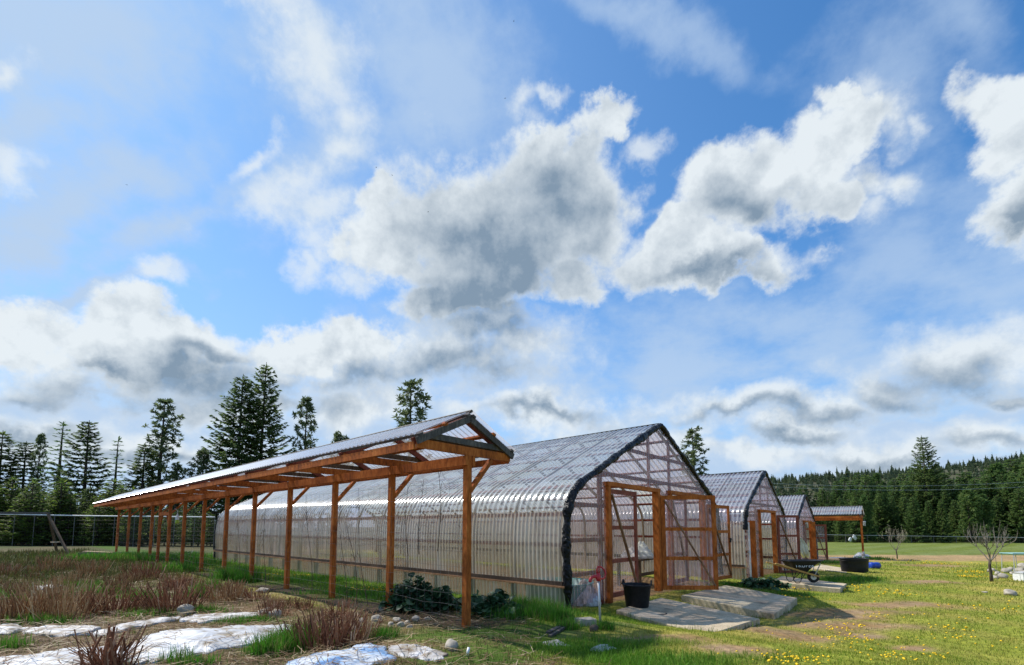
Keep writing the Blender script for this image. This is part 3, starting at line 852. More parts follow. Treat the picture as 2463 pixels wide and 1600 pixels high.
def greenhouse(L, hw, ze, H, base, length, label, doors, roof_mat, detail, seed):
    W = 2 * hw
    g = thing('greenhouse', (L[0], L[1], base), label, 'greenhouse', 'arched greenhouses standing in a row', ROT)
    pr = profile(hw, ze, H)
    k = ze / 2.08
    z_sill, z_eave = 0.45 * k, 1.80 * k
    up = resample([p for p in pr if p[1] >= z_eave - 1e-6], 0.11)
    mid = resample([p for p in pr if z_sill - 1e-6 <= p[1] <= z_eave + 1e-6], 0.16)
    low = resample([(0.045, -0.12)] + [p for p in pr if p[1] <= z_sill + 1e-6], 0.2)
    for mir in (None, hw):
        corr_sheet(offset(up, 0.05), -0.02, length, 0.152, 0.017, 'roof_panel', roof_mat, g, mir)
        corr_sheet(offset(mid, 0.035), -0.01, length, 0.10, 0.009, 'side_panel', M['poly_side'], g, mir)
        corr_sheet(offset(low, 0.03), -0.01, length, 0.10, 0.008, 'skirt_panel', M['poly_side'], g, mir)
    # arched ribs
    inn = resample(offset(pr, -0.06), 0.25)
    full = inn[:-1] + [(W - u, z) for u, z in inn[::-1]]
    nrib = int(length / 1.22)
    for i in range(nrib + 1):
        v = 0.10 + i * (length - 0.2) / nrib
        b = MB()
        vs = []
        for j, (u, z) in enumerate(full):
            a = full[max(j - 1, 0)]; c = full[min(j + 1, len(full) - 1)]
            tx, tz = c[0] - a[0], c[1] - a[1]; l = math.hypot(tx, tz) or 1
            nx, nzz = -tz / l, tx / l
            for (dn, dv) in ((-0.04, -0.02), (0.035, -0.02), (0.035, 0.02), (-0.04, 0.02)):
                vs.append((u + nx * dn, v + dv, z + nzz * dn))
        n = len(full)
        fs = [(j * 4 + q, j * 4 + (q + 1) % 4, (j + 1) * 4 + (q + 1) % 4, (j + 1) * 4 + q) for j in range(n - 1) for q in range(4)]
        b.add(vs, fs); b.build('rib', M['pale_wood'], g)
    # purlins behind the sheets
    for zz in (1.17 * k, 1.74 * k):
        u = float(np.interp(zz, [p[1] for p in pr], [p[0] for p in pr]))
        for s in (0, 1):
            uu = u + 0.012 if s == 0 else W - u - 0.012
            MB().beam((uu, 0, zz), (uu, length, zz), 0.03, 0.075).build('purlin', M['stain_dark'], g)
    for fr in (0.10, 0.22, 0.36, 0.52, 0.68, 0.84, 0.985):
        u = hw * fr; z = prof_z(pr, hw, u)
        sl = math.atan2(prof_z(pr, hw, u + 0.05) - prof_z(pr, hw, u - 0.05), 0.1)
        nx, nzz = -math.sin(sl), math.cos(sl)
        for s in (0, 1):
            uu = u if s == 0 else W - u
            sx = 1 if s == 0 else -1
            MB().beam((uu + sx * nx * 0.0, 0, z + 0.0), (uu, length, z), 0.085, 0.03, (nx * sx, 0, nzz)).build('purlin', M['stain_dark'], g)
    MB().beam((-0.035, 0.03, z_sill + 0.012), (-0.035, length, z_sill + 0.012), 0.05, 0.075).build('sill', M['dark_wood'], g)
    MB().beam((-0.05, -0.03, z_sill - 0.045), (-0.05, length, z_sill - 0.045), 0.08, 0.032).build('sill', M['mid_wood'], g)
    MB().beam((W - 0.02, 0.0, z_sill), (W - 0.02, length, z_sill), 0.06, 0.11).build('sill', M['brown_wood'], g)
    npst = int(length / 1.22)
    for i in range(npst + 1):
        v = 0.1 + i * (length - 0.2) / npst
        MB().beam((0.055, v, -0.2), (0.055, v, z_sill - 0.056), 0.07, 0.09, (0, 1, 0)).build('post', M['brown_wood'], g)
    # gables
    eps = 0.03
    top = lambda u: max(prof_z(pr, hw, u) - 0.02, 0.1)
    ed = [0.06]
    for d in doors['openings']:
        ed += [d[0], d[1]]
    ed += [W - 0.06]
    hd = doors['head']
    sheets = []
    for i in range(0, len(ed), 2):
        us = np.arange(ed[i], ed[i + 1] + 1e-6, (ed[i + 1] - ed[i]) / max(2, int((ed[i + 1] - ed[i]) / 0.0185)))
        wall_sheet(us, lambda u: 0.03, lambda u: min(top(u), 2.42 if i in (0,) and False else top(u)), -0.035, 0.11, 0.011, 'gable_panel', M['poly_gable'], g)
    for d in doors['openings']:
        us = np.arange(d[0], d[1] + 1e-6, (d[1] - d[0]) / max(2, int((d[1] - d[0]) / 0.0185)))
        wall_sheet(us, lambda u: hd + 0.04, top, -0.035, 0.11, 0.011, 'gable_panel', M['poly_gable'], g)
    us = np.arange(0.06, W - 0.05, 0.03)
    wall_sheet(us, lambda u: 0.03, top, length + 0.03, 0.15, 0.012, 'gable_panel', M['poly_gable'], g)
    for u, zt in doors['studs']:
        MB().beam((u, 0.03, -0.05), (u, 0.03, min(zt, prof_z(pr, hw, u) - 0.1)), 0.13, 0.05, (0, 1, 0)).build('stud', M['stain_dark'], g)
    for u in doors['upper_studs']:
        MB().beam((u, 0.032, hd + 0.02), (u, 0.032, prof_z(pr, hw, u) - 0.08), 0.10, 0.045, (0, 1, 0)).build('stud', M['stain_dark'], g)
    for z, ua, ub in doors['rails']:
        lo = float(np.interp(z, [p[1] for p in pr], [p[0] for p in pr])) if z > ze * 0.5 else 0.0
        a = max(ua, lo + 0.05); b = min(ub, W - lo - 0.05)
        MB().beam((a, 0.0, z), (b, 0.0, z), 0.035, 0.085).build('rail', M['stain_dark'], g)
    for z, ua, ub in doors['rails'][:2]:
        lo = float(np.interp(z, [p[1] for p in pr], [p[0] for p in pr]))
        MB().beam((lo + 0.1, length - 0.02, z), (W - lo - 0.1, length - 0.02, z), 0.04, 0.09).build('rail', M['brown_wood'], g)
    for u in (W * 0.33, W * 0.66):
        MB().beam((u, length - 0.06, 0), (u, length - 0.06, prof_z(pr, hw, u) - 0.08), 0.10, 0.04, (0, 1, 0)).build('stud', M['brown_wood'], g)
    # door frames
    for d in doors['openings']:
        f = MB()
        f.beam((d[0] - 0.04, -0.05, -0.05), (d[0] - 0.04, -0.05, hd), 0.11, 0.12, (0, 1, 0))
        f.beam((d[1] + 0.04, -0.05, -0.05), (d[1] + 0.04, -0.05, hd), 0.13, 0.16, (0, 1, 0))
        f.beam((d[0] - 0.12, -0.055, hd + 0.045), (d[1] + 0.14, -0.055, hd + 0.045), 0.14, 0.09)
        f.build('door_frame', M['stain'], g)
    wrap(pr, hw, -0.03, doors.get('wrap', 0.095), 'edge_wrap', g, seed, doors.get('wrap_z0', 0.0), doors.get('wrap_z1', 0.0))
    wrap(pr, hw, length + 0.02, 0.07, 'edge_wrap', g, seed + 3)
    MB().tube([(hw, 0.0, H + 0.045), (hw, length, H + 0.045)], 0.035, 8).build('ridge_cap', M['grey_wood'], g, True)
    if detail:
        # diagonal wind braces under the roof and along the near side
        MB().beam((0.12, 0.5, 1.05), (0.12, 1.5, 0.35), 0.03, 0.04, (1, 0, 0)).build('wind_brace', M['pale_wood'], g)
    return g


def build_greenhouses():
    d1 = dict(openings=[(1.52, 3.82), (4.70, 7.0)], head=2.36, studs=[(1.30, 2.6), (7.24, 2.6)], upper_studs=[3.64, 4.86],
              rails=[(3.27, 0, 9), (2.63, 0, 9), (1.94, 0, 1.4), (1.25, 0, 1.4), (0.60, 0, 1.4), (1.94, 7.1, 8.4), (1.25, 7.1, 8.4), (0.60, 7.1, 8.4)], wrap=0.075)
    g1 = greenhouse(L1, 4.25, 2.08, 4.10, 0.0, 19.6, 'largest arched clear-plastic greenhouse, nearest the camera, with black-wrapped gable edge', d1, M['poly_roof'], True, 5)
    md = (M['stain'], M['poly_gable']); mr = (M['stain_dark'], M['poly_gable'])
    door_leaf(g1, (1.56, -0.03), 0.0, 1.26, 2.28, 0.03, mr, brace=1)
    door_leaf(g1, (3.93, -0.13), -ROT - R(1), 1.34, 2.30, -0.02, md)
    door_leaf(g1, (4.74, -0.03), 0.0, 1.10, 2.28, 0.03, mr)
    door_leaf(g1, (7.10, -0.16), R(-6), 1.55, 2.28, -0.10, md, latch=True)
    d2 = dict(openings=[(1.80, 3.95)], head=2.42, studs=[(1.6, 2.6), (4.16, 2.6)], upper_studs=[2.4, 3.5],
              rails=[(3.42, 0, 9), (2.72, 0, 9), (1.7, 0.1, 1.7), (1.0, 0.1, 1.7), (1.7, 4.1, 5.9), (1.0, 4.1, 5.9)], wrap=0.07, wrap_z0=1.45)
    g2 = greenhouse(L2, 3.0, 2.36, 4.02, gz(*L2) - 0.03, 19.6, 'middle arched greenhouse with steep bluish roof and tall orange door posts, behind the wheelbarrow', d2, M['poly_blue'], False, 8)
    MB().beam((0.55, -0.09, -0.1), (0.55, -0.09, 2.08), 0.10, 0.24, (0, 1, 0)).build('post', M['stain'], g2)
    MB().beam((0.30, -0.06, -0.1), (0.30, -0.06, 2.02), 0.05, 0.05, (0, 1, 0)).build('corner_strip', M['white_paint'], g2)
    door_leaf(g2, (4.05, -0.15), -ROT + R(8), 0.98, 2.34, 0.0, mr)
    door_leaf(g2, (1.86, -0.03), R(100), 1.0, 2.34, 0.0, mr)
    MB().beam((2.2, 0.5, 0.1), (3.1, 0.9, 1.5), 0.04, 0.06).build('prop_pole', M['pale_wood'], g2)
    d3 = dict(openings=[(1.75, 3.7)], head=2.22, studs=[(1.6, 2.4)], upper_studs=[2.7],
              rails=[(3.1, 0, 9), (2.5, 0, 9)], wrap=0.07, wrap_z0=1.7)
    g3 = greenhouse(L3, 2.7, 2.18, 3.72, gz(*L3) - 0.02, 19.0, 'farthest and smallest arched greenhouse, a pale cloth hanging on its open door', d3, M['poly_blue'], False, 12)
    door_leaf(g3, (1.72, -0.14), R(180) - ROT + R(6), 1.04, 2.1, 0.0, mr)
    door_leaf(g3, (3.84, -0.14), -ROT - R(6), 0.75, 2.15, -0.05, mr)
    MB().beam((3.62, -0.2, -0.1), (3.62, -0.2, 2.25), 0.1, 0.2, (0, 1, 0)).build('post', M['stain'], g3)
    return g1, g2, g3


GH = build_greenhouses()


# ------------------------------------------------------------------ trellis shelters
def shelter(name, origin, ss, label, v_end, roof_mat, wires, posts_drop=0.15, zoff=0.0):
    t = thing(name, (origin[0], origin[1], zoff), label, 'shelter', None, ROT)
    for i, s in enumerate(ss):
        x, y = origin[0] + DL[0] * s, origin[1] + DL[1] * s
        b = gz(x, y) - zoff - posts_drop
        MB().beam((0, s, b), (0, s, 2.62), 0.098, 0.098, (0, 1, 0)).build('post', M['stain'], t)
        bz = MB()
        bz.beam((0.045, s, 2.06), (0.52, s, 2.60), 0.06, 0.085, (0, 1, 0))
        bz.build('brace', M['stain'], t)
        c = MB()
        c.beam((-0.98, s + 0.0, 2.69), (0.98, s + 0.0, 2.69), 0.05, 0.13)
        c.build('crossbeam', M['stain'], t)
    for tt in (-0.076, 0.076):
        MB().beam((tt, -0.07, 2.535), (tt, v_end, 2.535), 0.05, 0.15).build('main_beam', M['stain'], t)
    for tt in (-1.0, 1.0):
        MB().beam((tt, 0.03, 2.66), (tt, v_end + 0.1, 2.66), 0.04, 0.115).build('eave_beam', M['stain'], t)
    sl = math.atan2(0.48, 1.0)
    ssr = [-0.052] + [s + 0.05 for s in ss]
    for i, s in enumerate(ssr):
        mt = M['grey_wood'] if i == 0 else M['stain_dark']
        for sx in (-1, 1):
            MB().beam((sx * 1.02, s, 2.715), (0.0, s, 3.205), 0.045, 0.10, (0, 0, 1)).build('rafter', mt, t)
        MB().beam((-0.78, s + 0.047, 2.83), (0.80, s + 0.047, 2.83), 0.04, 0.09).build('tie', M['grey_wood'] if i == 0 else M['brown_wood'], t)
    for fr in (0.06, 0.52, 0.97):
        for sx in (-1, 1):
            tt = sx * 1.0 * fr; z = 3.205 - 0.48 * fr + 0.07
            MB().beam((tt, -0.09, z), (tt, v_end + 0.3, z), 0.07, 0.04, (sx * math.sin(sl), 0, math.cos(sl))).build('purlin', M['stain'] if fr == 0.52 else M['grey_wood'], t)
    pts = resample([(-1.05, 2.812), (-0.55, 3.052), (0.0, 3.318)], 0.3)
    for mir in (None, 0.0):
        corr_sheet(pts, -0.10, v_end + 0.35, 0.13, 0.014, 'roof_panel', roof_mat, t, mir, spp=6)
    MB().tube([(0, -0.09, 3.322), (0, v_end + 0.35, 3.322)], 0.025, 6).build('ridge_cap', M['grey_wood'], t)
    return t


SPOTS = [0, 2.05, 4.16, 6.4, 8.67, 10.9, 13.15, 15.5, 17.6, 19.2, 20.6, 22.9, 25.6, 28.5]
SH1 = shelter('trellis_shelter', SH, SPOTS, 'long open timber shelter of orange-brown posts under a milky corrugated gable roof', 29.0, M['poly_shelter'], True)


def trellis_wires():
    b = MB()
    u = -0.062
    for i, z in enumerate((0.12, 0.30, 0.48, 0.68, 0.90, 1.14, 1.40, 1.68, 1.95, 2.22)):
        pts = []
        for k in range(0, 58):
            s = 28.5 * k / 57
            x, y = SH[0] + DL[0] * s, SH[1] + DL[1] * s
            pts.append((u, s, gz(x, y) + z + 0.012 * math.sin(k * 1.7 + i)))
        b.tube(pts, 0.0022, 3, False)
    s = 0.15
    while s < 28.4:
        x, y = SH[0] + DL[0] * s, SH[1] + DL[1] * s
        g = gz(x, y)
        b.tube([(u, s, g + 0.1), (u + 0.01, s + 0.01, g + 1.2), (u, s, g + 2.22)], 0.0017, 3, False)
        s += 0.20
    b.build('wire_mesh', M['wire'], SH1)


trellis_wires()
# short header with two knee braces in the gap between two posts far along the row
hb = MB(); hb.beam((0, 19.25, 2.05), (0, 17.55, 2.05), 0.09, 0.14)
hb.beam((0, 19.2, 1.45), (0, 18.8, 1.98), 0.06, 0.07); hb.beam((0, 17.6, 1.45), (0, 18.0, 1.98), 0.06, 0.07)
hb.build('gate_header', M['stain'], SH1)


def far_shelter():
    a = At(2071, 1250, 28.0)
    o = (a.x, a.y)
    zo = gz(*o) - 0.0
    t = shelter('trellis_shelter', o, [0, 4.6, 9.2, 13.8, 18.4], 'small open timber shelter with bluish corrugated roof, beyond the farthest greenhouse', 18.6, M['poly_blue'], False, 0.15, zo - 0.15)
    # wrapped foot of the near post
    MB().tube([(0, 0, 0.0), (0, 0, 0.25), (0.01, 0, 0.5), (0, 0, 0.62)], [0.10, 0.09, 0.085, 0.06], 8).build('post_wrapping', M['old_sheet'], t, True)
    c = At(2079, 1256, 27.6)
    w = MB()
    w.tube([(0, 0, 0.16), (0, 0, 0.05)], 0.004, 4); w.lathe([(0.0, 0.06), (0.06, 0.05), (0.07, 0.0), (0.0, -0.005)], 10)
    for q in range(5):
        w.tube([(0.05 * math.cos(q * 1.256), 0.05 * math.sin(q * 1.256), 0.0), (0.05 * math.cos(q * 1.256), 0.05 * math.sin(q * 1.256), -0.16 - 0.02 * q)], 0.011, 6)
    tag(w.build('wind_chime', M['white_paint'], None, False, (c.x, c.y, c.z)), 'small white wind chime hanging from the short shelter by its post', 'wind chime')
    return o, zo


SH2 = far_shelter()


# ------------------------------------------------------------------ trees
def tri_cloud(P, D, U, ln, wd):
    """leaf-sized kites: P base, D direction, U side"""
    a = P; b = P + D * (ln * 0.45)[:, None] + U * (wd * 0.5)[:, None]
    c = P + D * ln[:, None]; d = P + D * (ln * 0.45)[:, None] - U * (wd * 0.5)[:, None]
    V = np.stack([a, b, c, d], 1).reshape(-1, 3)
    n = len(P)
    return V, np.arange(n * 4), np.full(n, 4)


def nrm(v):
    return v / np.maximum(np.linalg.norm(v, axis=1, keepdims=True), 1e-9)


def conifer_mesh(seed, h, rmax, kind, base=0.06, leaf=1.0, dens=1.0):
    rg = np.random.default_rng(seed)
    Ps, Ds, Us, Ls, Ws = [], [], [], [], []
    limbs = MB()
    trunk_pts = []
    lean = rg.normal(0, 0.006 * h, 2)
    for i in range(9):
        f = i / 8
        trunk_pts.append((lean[0] * f * f + 0.02 * math.sin(5 * f + seed), lean[1] * f * f, h * f))
    tr = MB().tube(trunk_pts, [h * 0.0145 * (1 - f / 8.4) + 0.01 for f in range(9)], 7)
    tp = np.array(trunk_pts)
    z = h * base
    asym = rg.uniform(0, 6.28)
    while z < h * 0.985:
        f = z / h
        if kind in ('fir', 'young'):
            prof = (1 - f) ** 0.74 * (0.55 + 0.45 * min(1, f / 0.10 + 0.4)); gap = 0.30 + 0.010 * h * (1 - f); nb = rg.integers(6, 9)
        elif kind == 'larch':
            prof = (1 - f) ** 0.9 * 0.95; gap = 0.36; nb = rg.integers(3, 6)
        else:
            prof = (1 - f ** 1.7) ** 0.85 * (0.75 + 0.25 * math.sin(9 * f + seed)); gap = 0.50; nb = rg.integers(4, 6)
        if kind == 'young': gap *= 0.75
        c = np.array([np.interp(z, tp[:, 2], tp[:, 0]), np.interp(z, tp[:, 2], tp[:, 1]), z])
        a0 = rg.uniform(0, 6.28)
        for b in range(nb):
            a = a0 + b * 6.283 / nb + rg.normal(0, 0.25)
            ln = rmax * prof * rg.uniform(0.62, 1.12) * (1 + 0.12 * math.cos(a - asym)) + 0.12
            if kind == 'pine' and rg.random() < 0.12: ln *= 1.25
            if kind == 'fir': up = 0.25 * f ** 1.5 - 0.16 * (1 - f) + rg.normal(0, 0.06); tip = 0.16
            elif kind == 'young': up = 0.35 + rg.normal(0, 0.15); tip = 0.1
            elif kind == 'larch': up = 0.10 + rg.normal(0, 0.10); tip = 0.05
            else: up = -0.02 + 0.5 * f + rg.normal(0, 0.10); tip = 0.35
            dr = np.array([math.cos(a), math.sin(a), 0.0])
            steps = max(2, int(ln / 0.5) + 1)
            q = np.linspace(0, 1, steps + 1)
            pts = c[None, :] + dr[None, :] * (ln * q)[:, None] + np.array([0, 0, 1.0])[None, :] * (ln * (up * q + tip * (q ** 2) - (0.14 * np.sin(q * 3.14) if kind == 'fir' else 0)))[:, None]
            limbs.tube(pts, [0.012 + 0.010 * ln * (1 - k) for k in q], 3, False)
            side = np.array([-math.sin(a), math.cos(a), 0.0])
            if kind in ('fir', 'young', 'larch'):
                n = int(max(5, ln * (34 if kind == 'fir' else 24 if kind == 'young' else 22) * dens))
                s = rg.uniform(0.12, 1.0, n) ** 0.75
                p = np.stack([np.interp(s, q, pts[:, k]) for k in range(3)], 1)
                sg = rg.choice([-1.0, 1.0], n)
                ang = rg.uniform(0.35, 1.15, n) * sg
                d = dr[None, :] * np.cos(ang)[:, None] + side[None, :] * np.sin(ang)[:, None]
                d[:, 2] += rg.normal(-0.10 if kind == 'fir' else 0.12, 0.28, n)
                L_ = (0.16 + 0.20 * ln / max(rmax, 0.5) * (1.15 - s)) * rg.uniform(0.8, 1.5, n) * leaf * (1.2 if kind == 'fir' else 0.9)
                Ps.append(p); Ds.append(nrm(d)); Ls.append(L_)
                Ws.append(L_ * rg.uniform(0.28, 0.45, n))
                u = np.cross(nrm(d), nrm(np.array([[0, 0, 1.0]]) + rg.normal(0, 0.5, (n, 3)))); Us.append(nrm(u))
            else:
                nt = max(3, int(ln * 5.0 * dens))
                for s in np.concatenate([[1.0], rg.uniform(0.35, 1.0, nt)]):
                    p0 = np.array([np.interp(s, q, pts[:, k]) for k in range(3)]) + rg.normal(0, 0.13, 3) * (0.4 + ln * 0.25)
                    n = 13
                    d = nrm(rg.normal(0, 1, (n, 3)) + dr[None, :] * 0.5 + np.array([[0, 0, 0.45]]))
                    Ps.append(np.repeat(p0[None, :], n, 0)); Ds.append(d)
                    L_ = rg.uniform(0.16, 0.36, n) * leaf; Ls.append(L_); Ws.append(L_ * rg.uniform(0.22, 0.4, n))
                    Us.append(nrm(np.cross(d, rg.normal(0, 1, (n, 3)))))
        z += gap * rg.uniform(0.75, 1.25)
    # leader
    n = 10
    Ps.append(np.repeat(np.array([[tp[-1, 0], tp[-1, 1], h * 0.975]]), n, 0) - np.array([[0, 0, 1]]) * rg.uniform(0, 0.03 * h, (n, 1)))
    Ds.append(nrm(rg.normal(0, 0.35, (n, 3)) + np.array([[0, 0, 1.0]]))); Ls.append(rg.uniform(0.2, 0.4, n)); Ws.append(rg.uniform(0.05, 0.12, n)); Us.append(nrm(np.cross(Ds[-1], rg.normal(0, 1, (n, 3)))))
    V, lo, sz = tri_cloud(np.concatenate(Ps), np.concatenate(Ds), np.concatenate(Us), np.concatenate(Ls), np.concatenate(Ws))
    n0 = len(tr.v)
    tr.add(limbs.v, limbs.f)
    return tr, V, lo, sz


PROTO = {}


def tree_proto(key, seed, h, rmax, kind, mat, **kw):
    tr, V, lo, sz = conifer_mesh(seed, h, rmax, kind, **kw)
    PROTO[key] = (h, tr, V, lo, sz, mat, [None, None])


def tree(key, loc, height, label, group=None, spread=1.0, name='conifer', rz=None):
    h, tr, V, lo, sz, mat, me = PROTO[key]
    t = thing(name, loc, label, 'tree', group, random.uniform(0, 6.28) if rz is None else rz)
    s = height / h
    t.scale = (s * spread, s * spread, s)
    if me[0] is None:
        a = tr.build('trunk', M['bark'], t, True); b = np_mesh('crown', V, lo, sz, M[mat], None, False, t)
        me[0], me[1] = a.data, b.data
    else:
        for nme, d in (('trunk', me[0]), ('crown', me[1])):
            c = bpy.data.objects.new(nme, d); COL.objects.link(c); c.parent = t
    return t


def build_trees():
    tree_proto('fir1', 21, 15, 3.9, 'fir', 'fir', leaf=1.15)
    tree_proto('fir2', 22, 15, 3.7, 'fir', 'fir', leaf=1.15)
    tree_proto('fir3', 23, 11, 2.6, 'fir', 'fir', dens=1.15)
    tree_proto('fir4', 24, 11, 2.3, 'fir', 'fir')
    tree_proto('pine1', 31, 12, 2.0, 'pine', 'pine')
    tree_proto('pine2', 32, 12, 1.7, 'pine', 'pine')
    tree_proto('pine3', 33, 9, 1.7, 'pine', 'pine')
    tree_proto('larch1', 41, 10, 1.6, 'larch', 'larch', dens=1.5)
    tree_proto('larch2', 42, 9, 1.25, 'larch', 'larch', dens=1.4)
    tree_proto('young1', 51, 4.2, 0.95, 'young', 'young', leaf=0.85)
    tree_proto('young2', 52, 3.6, 0.85, 'young', 'young', leaf=0.85)
    tree_proto('young3', 53, 5.0, 1.0, 'young', 'young', leaf=0.9, base=0.12)
    tree_proto('wood1', 61, 10, 2.3, 'fir', 'wood_tree', leaf=1.35, dens=0.75)
    tree_proto('wood2', 62, 10, 2.7, 'fir', 'wood_tree', leaf=1.35, dens=0.75)
    tree_proto('wood3', 63, 10, 2.0, 'fir', 'wood_tree', leaf=1.35, dens=0.8)
    tree_proto('wood4', 64, 10, 2.5, 'pine', 'wood_tree', leaf=1.5)

    def put(key, px, top, Y, label, spread=1.0, group=None, name='conifer', rz=None):
        p = At(px, top, Y)
        z = gz(p.x, Y) - 0.1
        return tree(key, (p.x, Y, z), p.z - z, label, group, spread, name, rz)

    put('fir4', 10, 1035, 56, 'dark fir cut by the left edge of the picture', 1.4)
    put('fir3', 66, 1061, 58, 'broad-based fir between the fir at the picture edge and a thin pine', 1.35)
    put('pine2', 99, 1043, 57, 'thin sparse-topped pine among the left firs', 0.8, name='pine_tree')
    put('larch1', 152, 1014, 56, 'light green larch just left of the dense pointed dark fir', 1.45, name='larch_tree')
    put('fir3', 217, 1011, 55, 'dense dark pointed fir above the far end of the shelter roof', 1.3)
    put('larch2', 286, 1050, 57, 'slender larch standing alone in a sky gap beside the dense dark fir', 1.3, name='larch_tree')
    put('fir4', 348, 1063, 56, 'lower fir leaning against the tall open pine', 1.4)
    put('pine1', 396, 958, 58, 'tall open pine with bare trunk showing, left of the two biggest firs', 1.3, name='pine_tree')
    put('pine3', 428, 1113, 56, 'short tree tip peeping over the shelter roof beside the tall open pine', 0.9, name='pine_tree')
    put('pine3', 492, 1080, 56, 'bushy low pine at the foot of the two biggest firs', 1.25, name='pine_tree')
    put('fir1', 584, 898, 60, 'second tallest fir, wide and feathery, left half of the big pair', 1.12)
    put('fir2', 638, 872, 61, 'tallest fir of all, dark pyramid over the middle of the shelter roof', 1.0)
    put('pine2', 738, 954, 60, 'thin see-through pine right of the tallest fir', 1.0, name='pine_tree')
    put('pine3', 814, 1036, 64, 'small pine tip rising just over the shelter roof line', 0.8, name='pine_tree')
    put('pine3', 834, 1046, 65, 'smaller of the two pine tips peeping over the shelter roof', 0.6, name='pine_tree')
    put('pine1', 989, 914, 48, 'pine with open upswept branches directly behind the shelter ridge', 1.35, name='pine_tree', rz=2.0)
    put('pine2', 1187, 1042, 62, 'tiny tree tip between the shelter gable and the largest greenhouse roof', 0.7, name='pine_tree')
    put('pine1', 1666, 1031, 52, 'open-branched pine rising behind the gable of the largest greenhouse', 1.45, name='pine_tree', rz=0.6)
    put('fir4', 1752, 1140, 75, 'tiny fir tip just above the ridge of the middle greenhouse', 0.5)
    big = put('fir1', 2219, 1046, 66, 'tallest tree of the right-hand wood, a broad pointed conifer above the tree line', 1.0, rz=1.0)

    # darker trees that close the gaps behind the shelter and along the left edge of the clearing
    gl = 'shadowy conifers lining the back of the left clearing'
    for i in range(34):
        px = -40 + i * 20.5 + random.uniform(-8, 8)
        top = random.uniform(1175, 1228)
        put(random.choice(['fir3', 'fir4', 'pine3', 'larch1']), px, top, random.uniform(60, 68),
            'dark mid-height conifer in the thick tree belt behind the left clearing', random.uniform(1.1, 1.5), gl)
    for i in range(16):
        px = -20 + i * 23 + random.uniform(-9, 9)
        put(random.choice(['fir3', 'fir4']), px, random.uniform(1160, 1222), random.uniform(42.5, 45),
            'dark mid-height conifer in the thick tree belt behind the left clearing', random.uniform(1.2, 1.6), gl)
    gy = 'young bright green trees along the fence'
    lab = 'bright yellow-green young tree in the row before the dark conifers, left of the shelter'
    for i in range(44):
        px = -30 + i * 8.2 + random.uniform(-6, 6)
        put(random.choice(['young1', 'young2', 'young3']), px, random.choice([random.uniform(1150, 1200), random.uniform(1200, 1265)]), random.uniform(38.1, 41.5), lab, random.uniform(0.9, 1.35), gy, 'young_tree')
    for i in range(14):
        px = 330 + i * 14 + random.uniform(-5, 5)
        put(random.choice(['young1', 'young3', 'larch2']), px, random.uniform(1190, 1245), random.uniform(40, 43), 'young green tree seen between the shelter posts', random.uniform(0.8, 1.2), gy + ' behind the shelter', 'young_tree')

    # the wood beyond the right-hand field
    def skyline(px):
        return np.interp(px, [1700, 1860, 1960, 2030, 2080, 2130, 2200, 2275, 2353, 2440, 2520], [1215, 1190, 1176, 1152, 1132, 1158, 1128, 1140, 1132, 1108, 1102])
    n = 0
    for row, (Y, lo) in enumerate(((60, 50), (64, 26), (69, 8), (75, -4))):
        px = 1700 + row * 9
        while px < 2560:
            top = skyline(px) + lo + random.uniform(-12, 22)
            put(random.choice(['wood1', 'wood2', 'wood3', 'wood1', 'wood4']), px, top, Y + random.uniform(-2, 2),
                'dark green conifer in the dense wood beyond the right-hand field', random.uniform(0.85, 1.25), 'conifers of the wood beyond the right-hand field')
            px += random.uniform(20, 38); n += 1



build_trees()


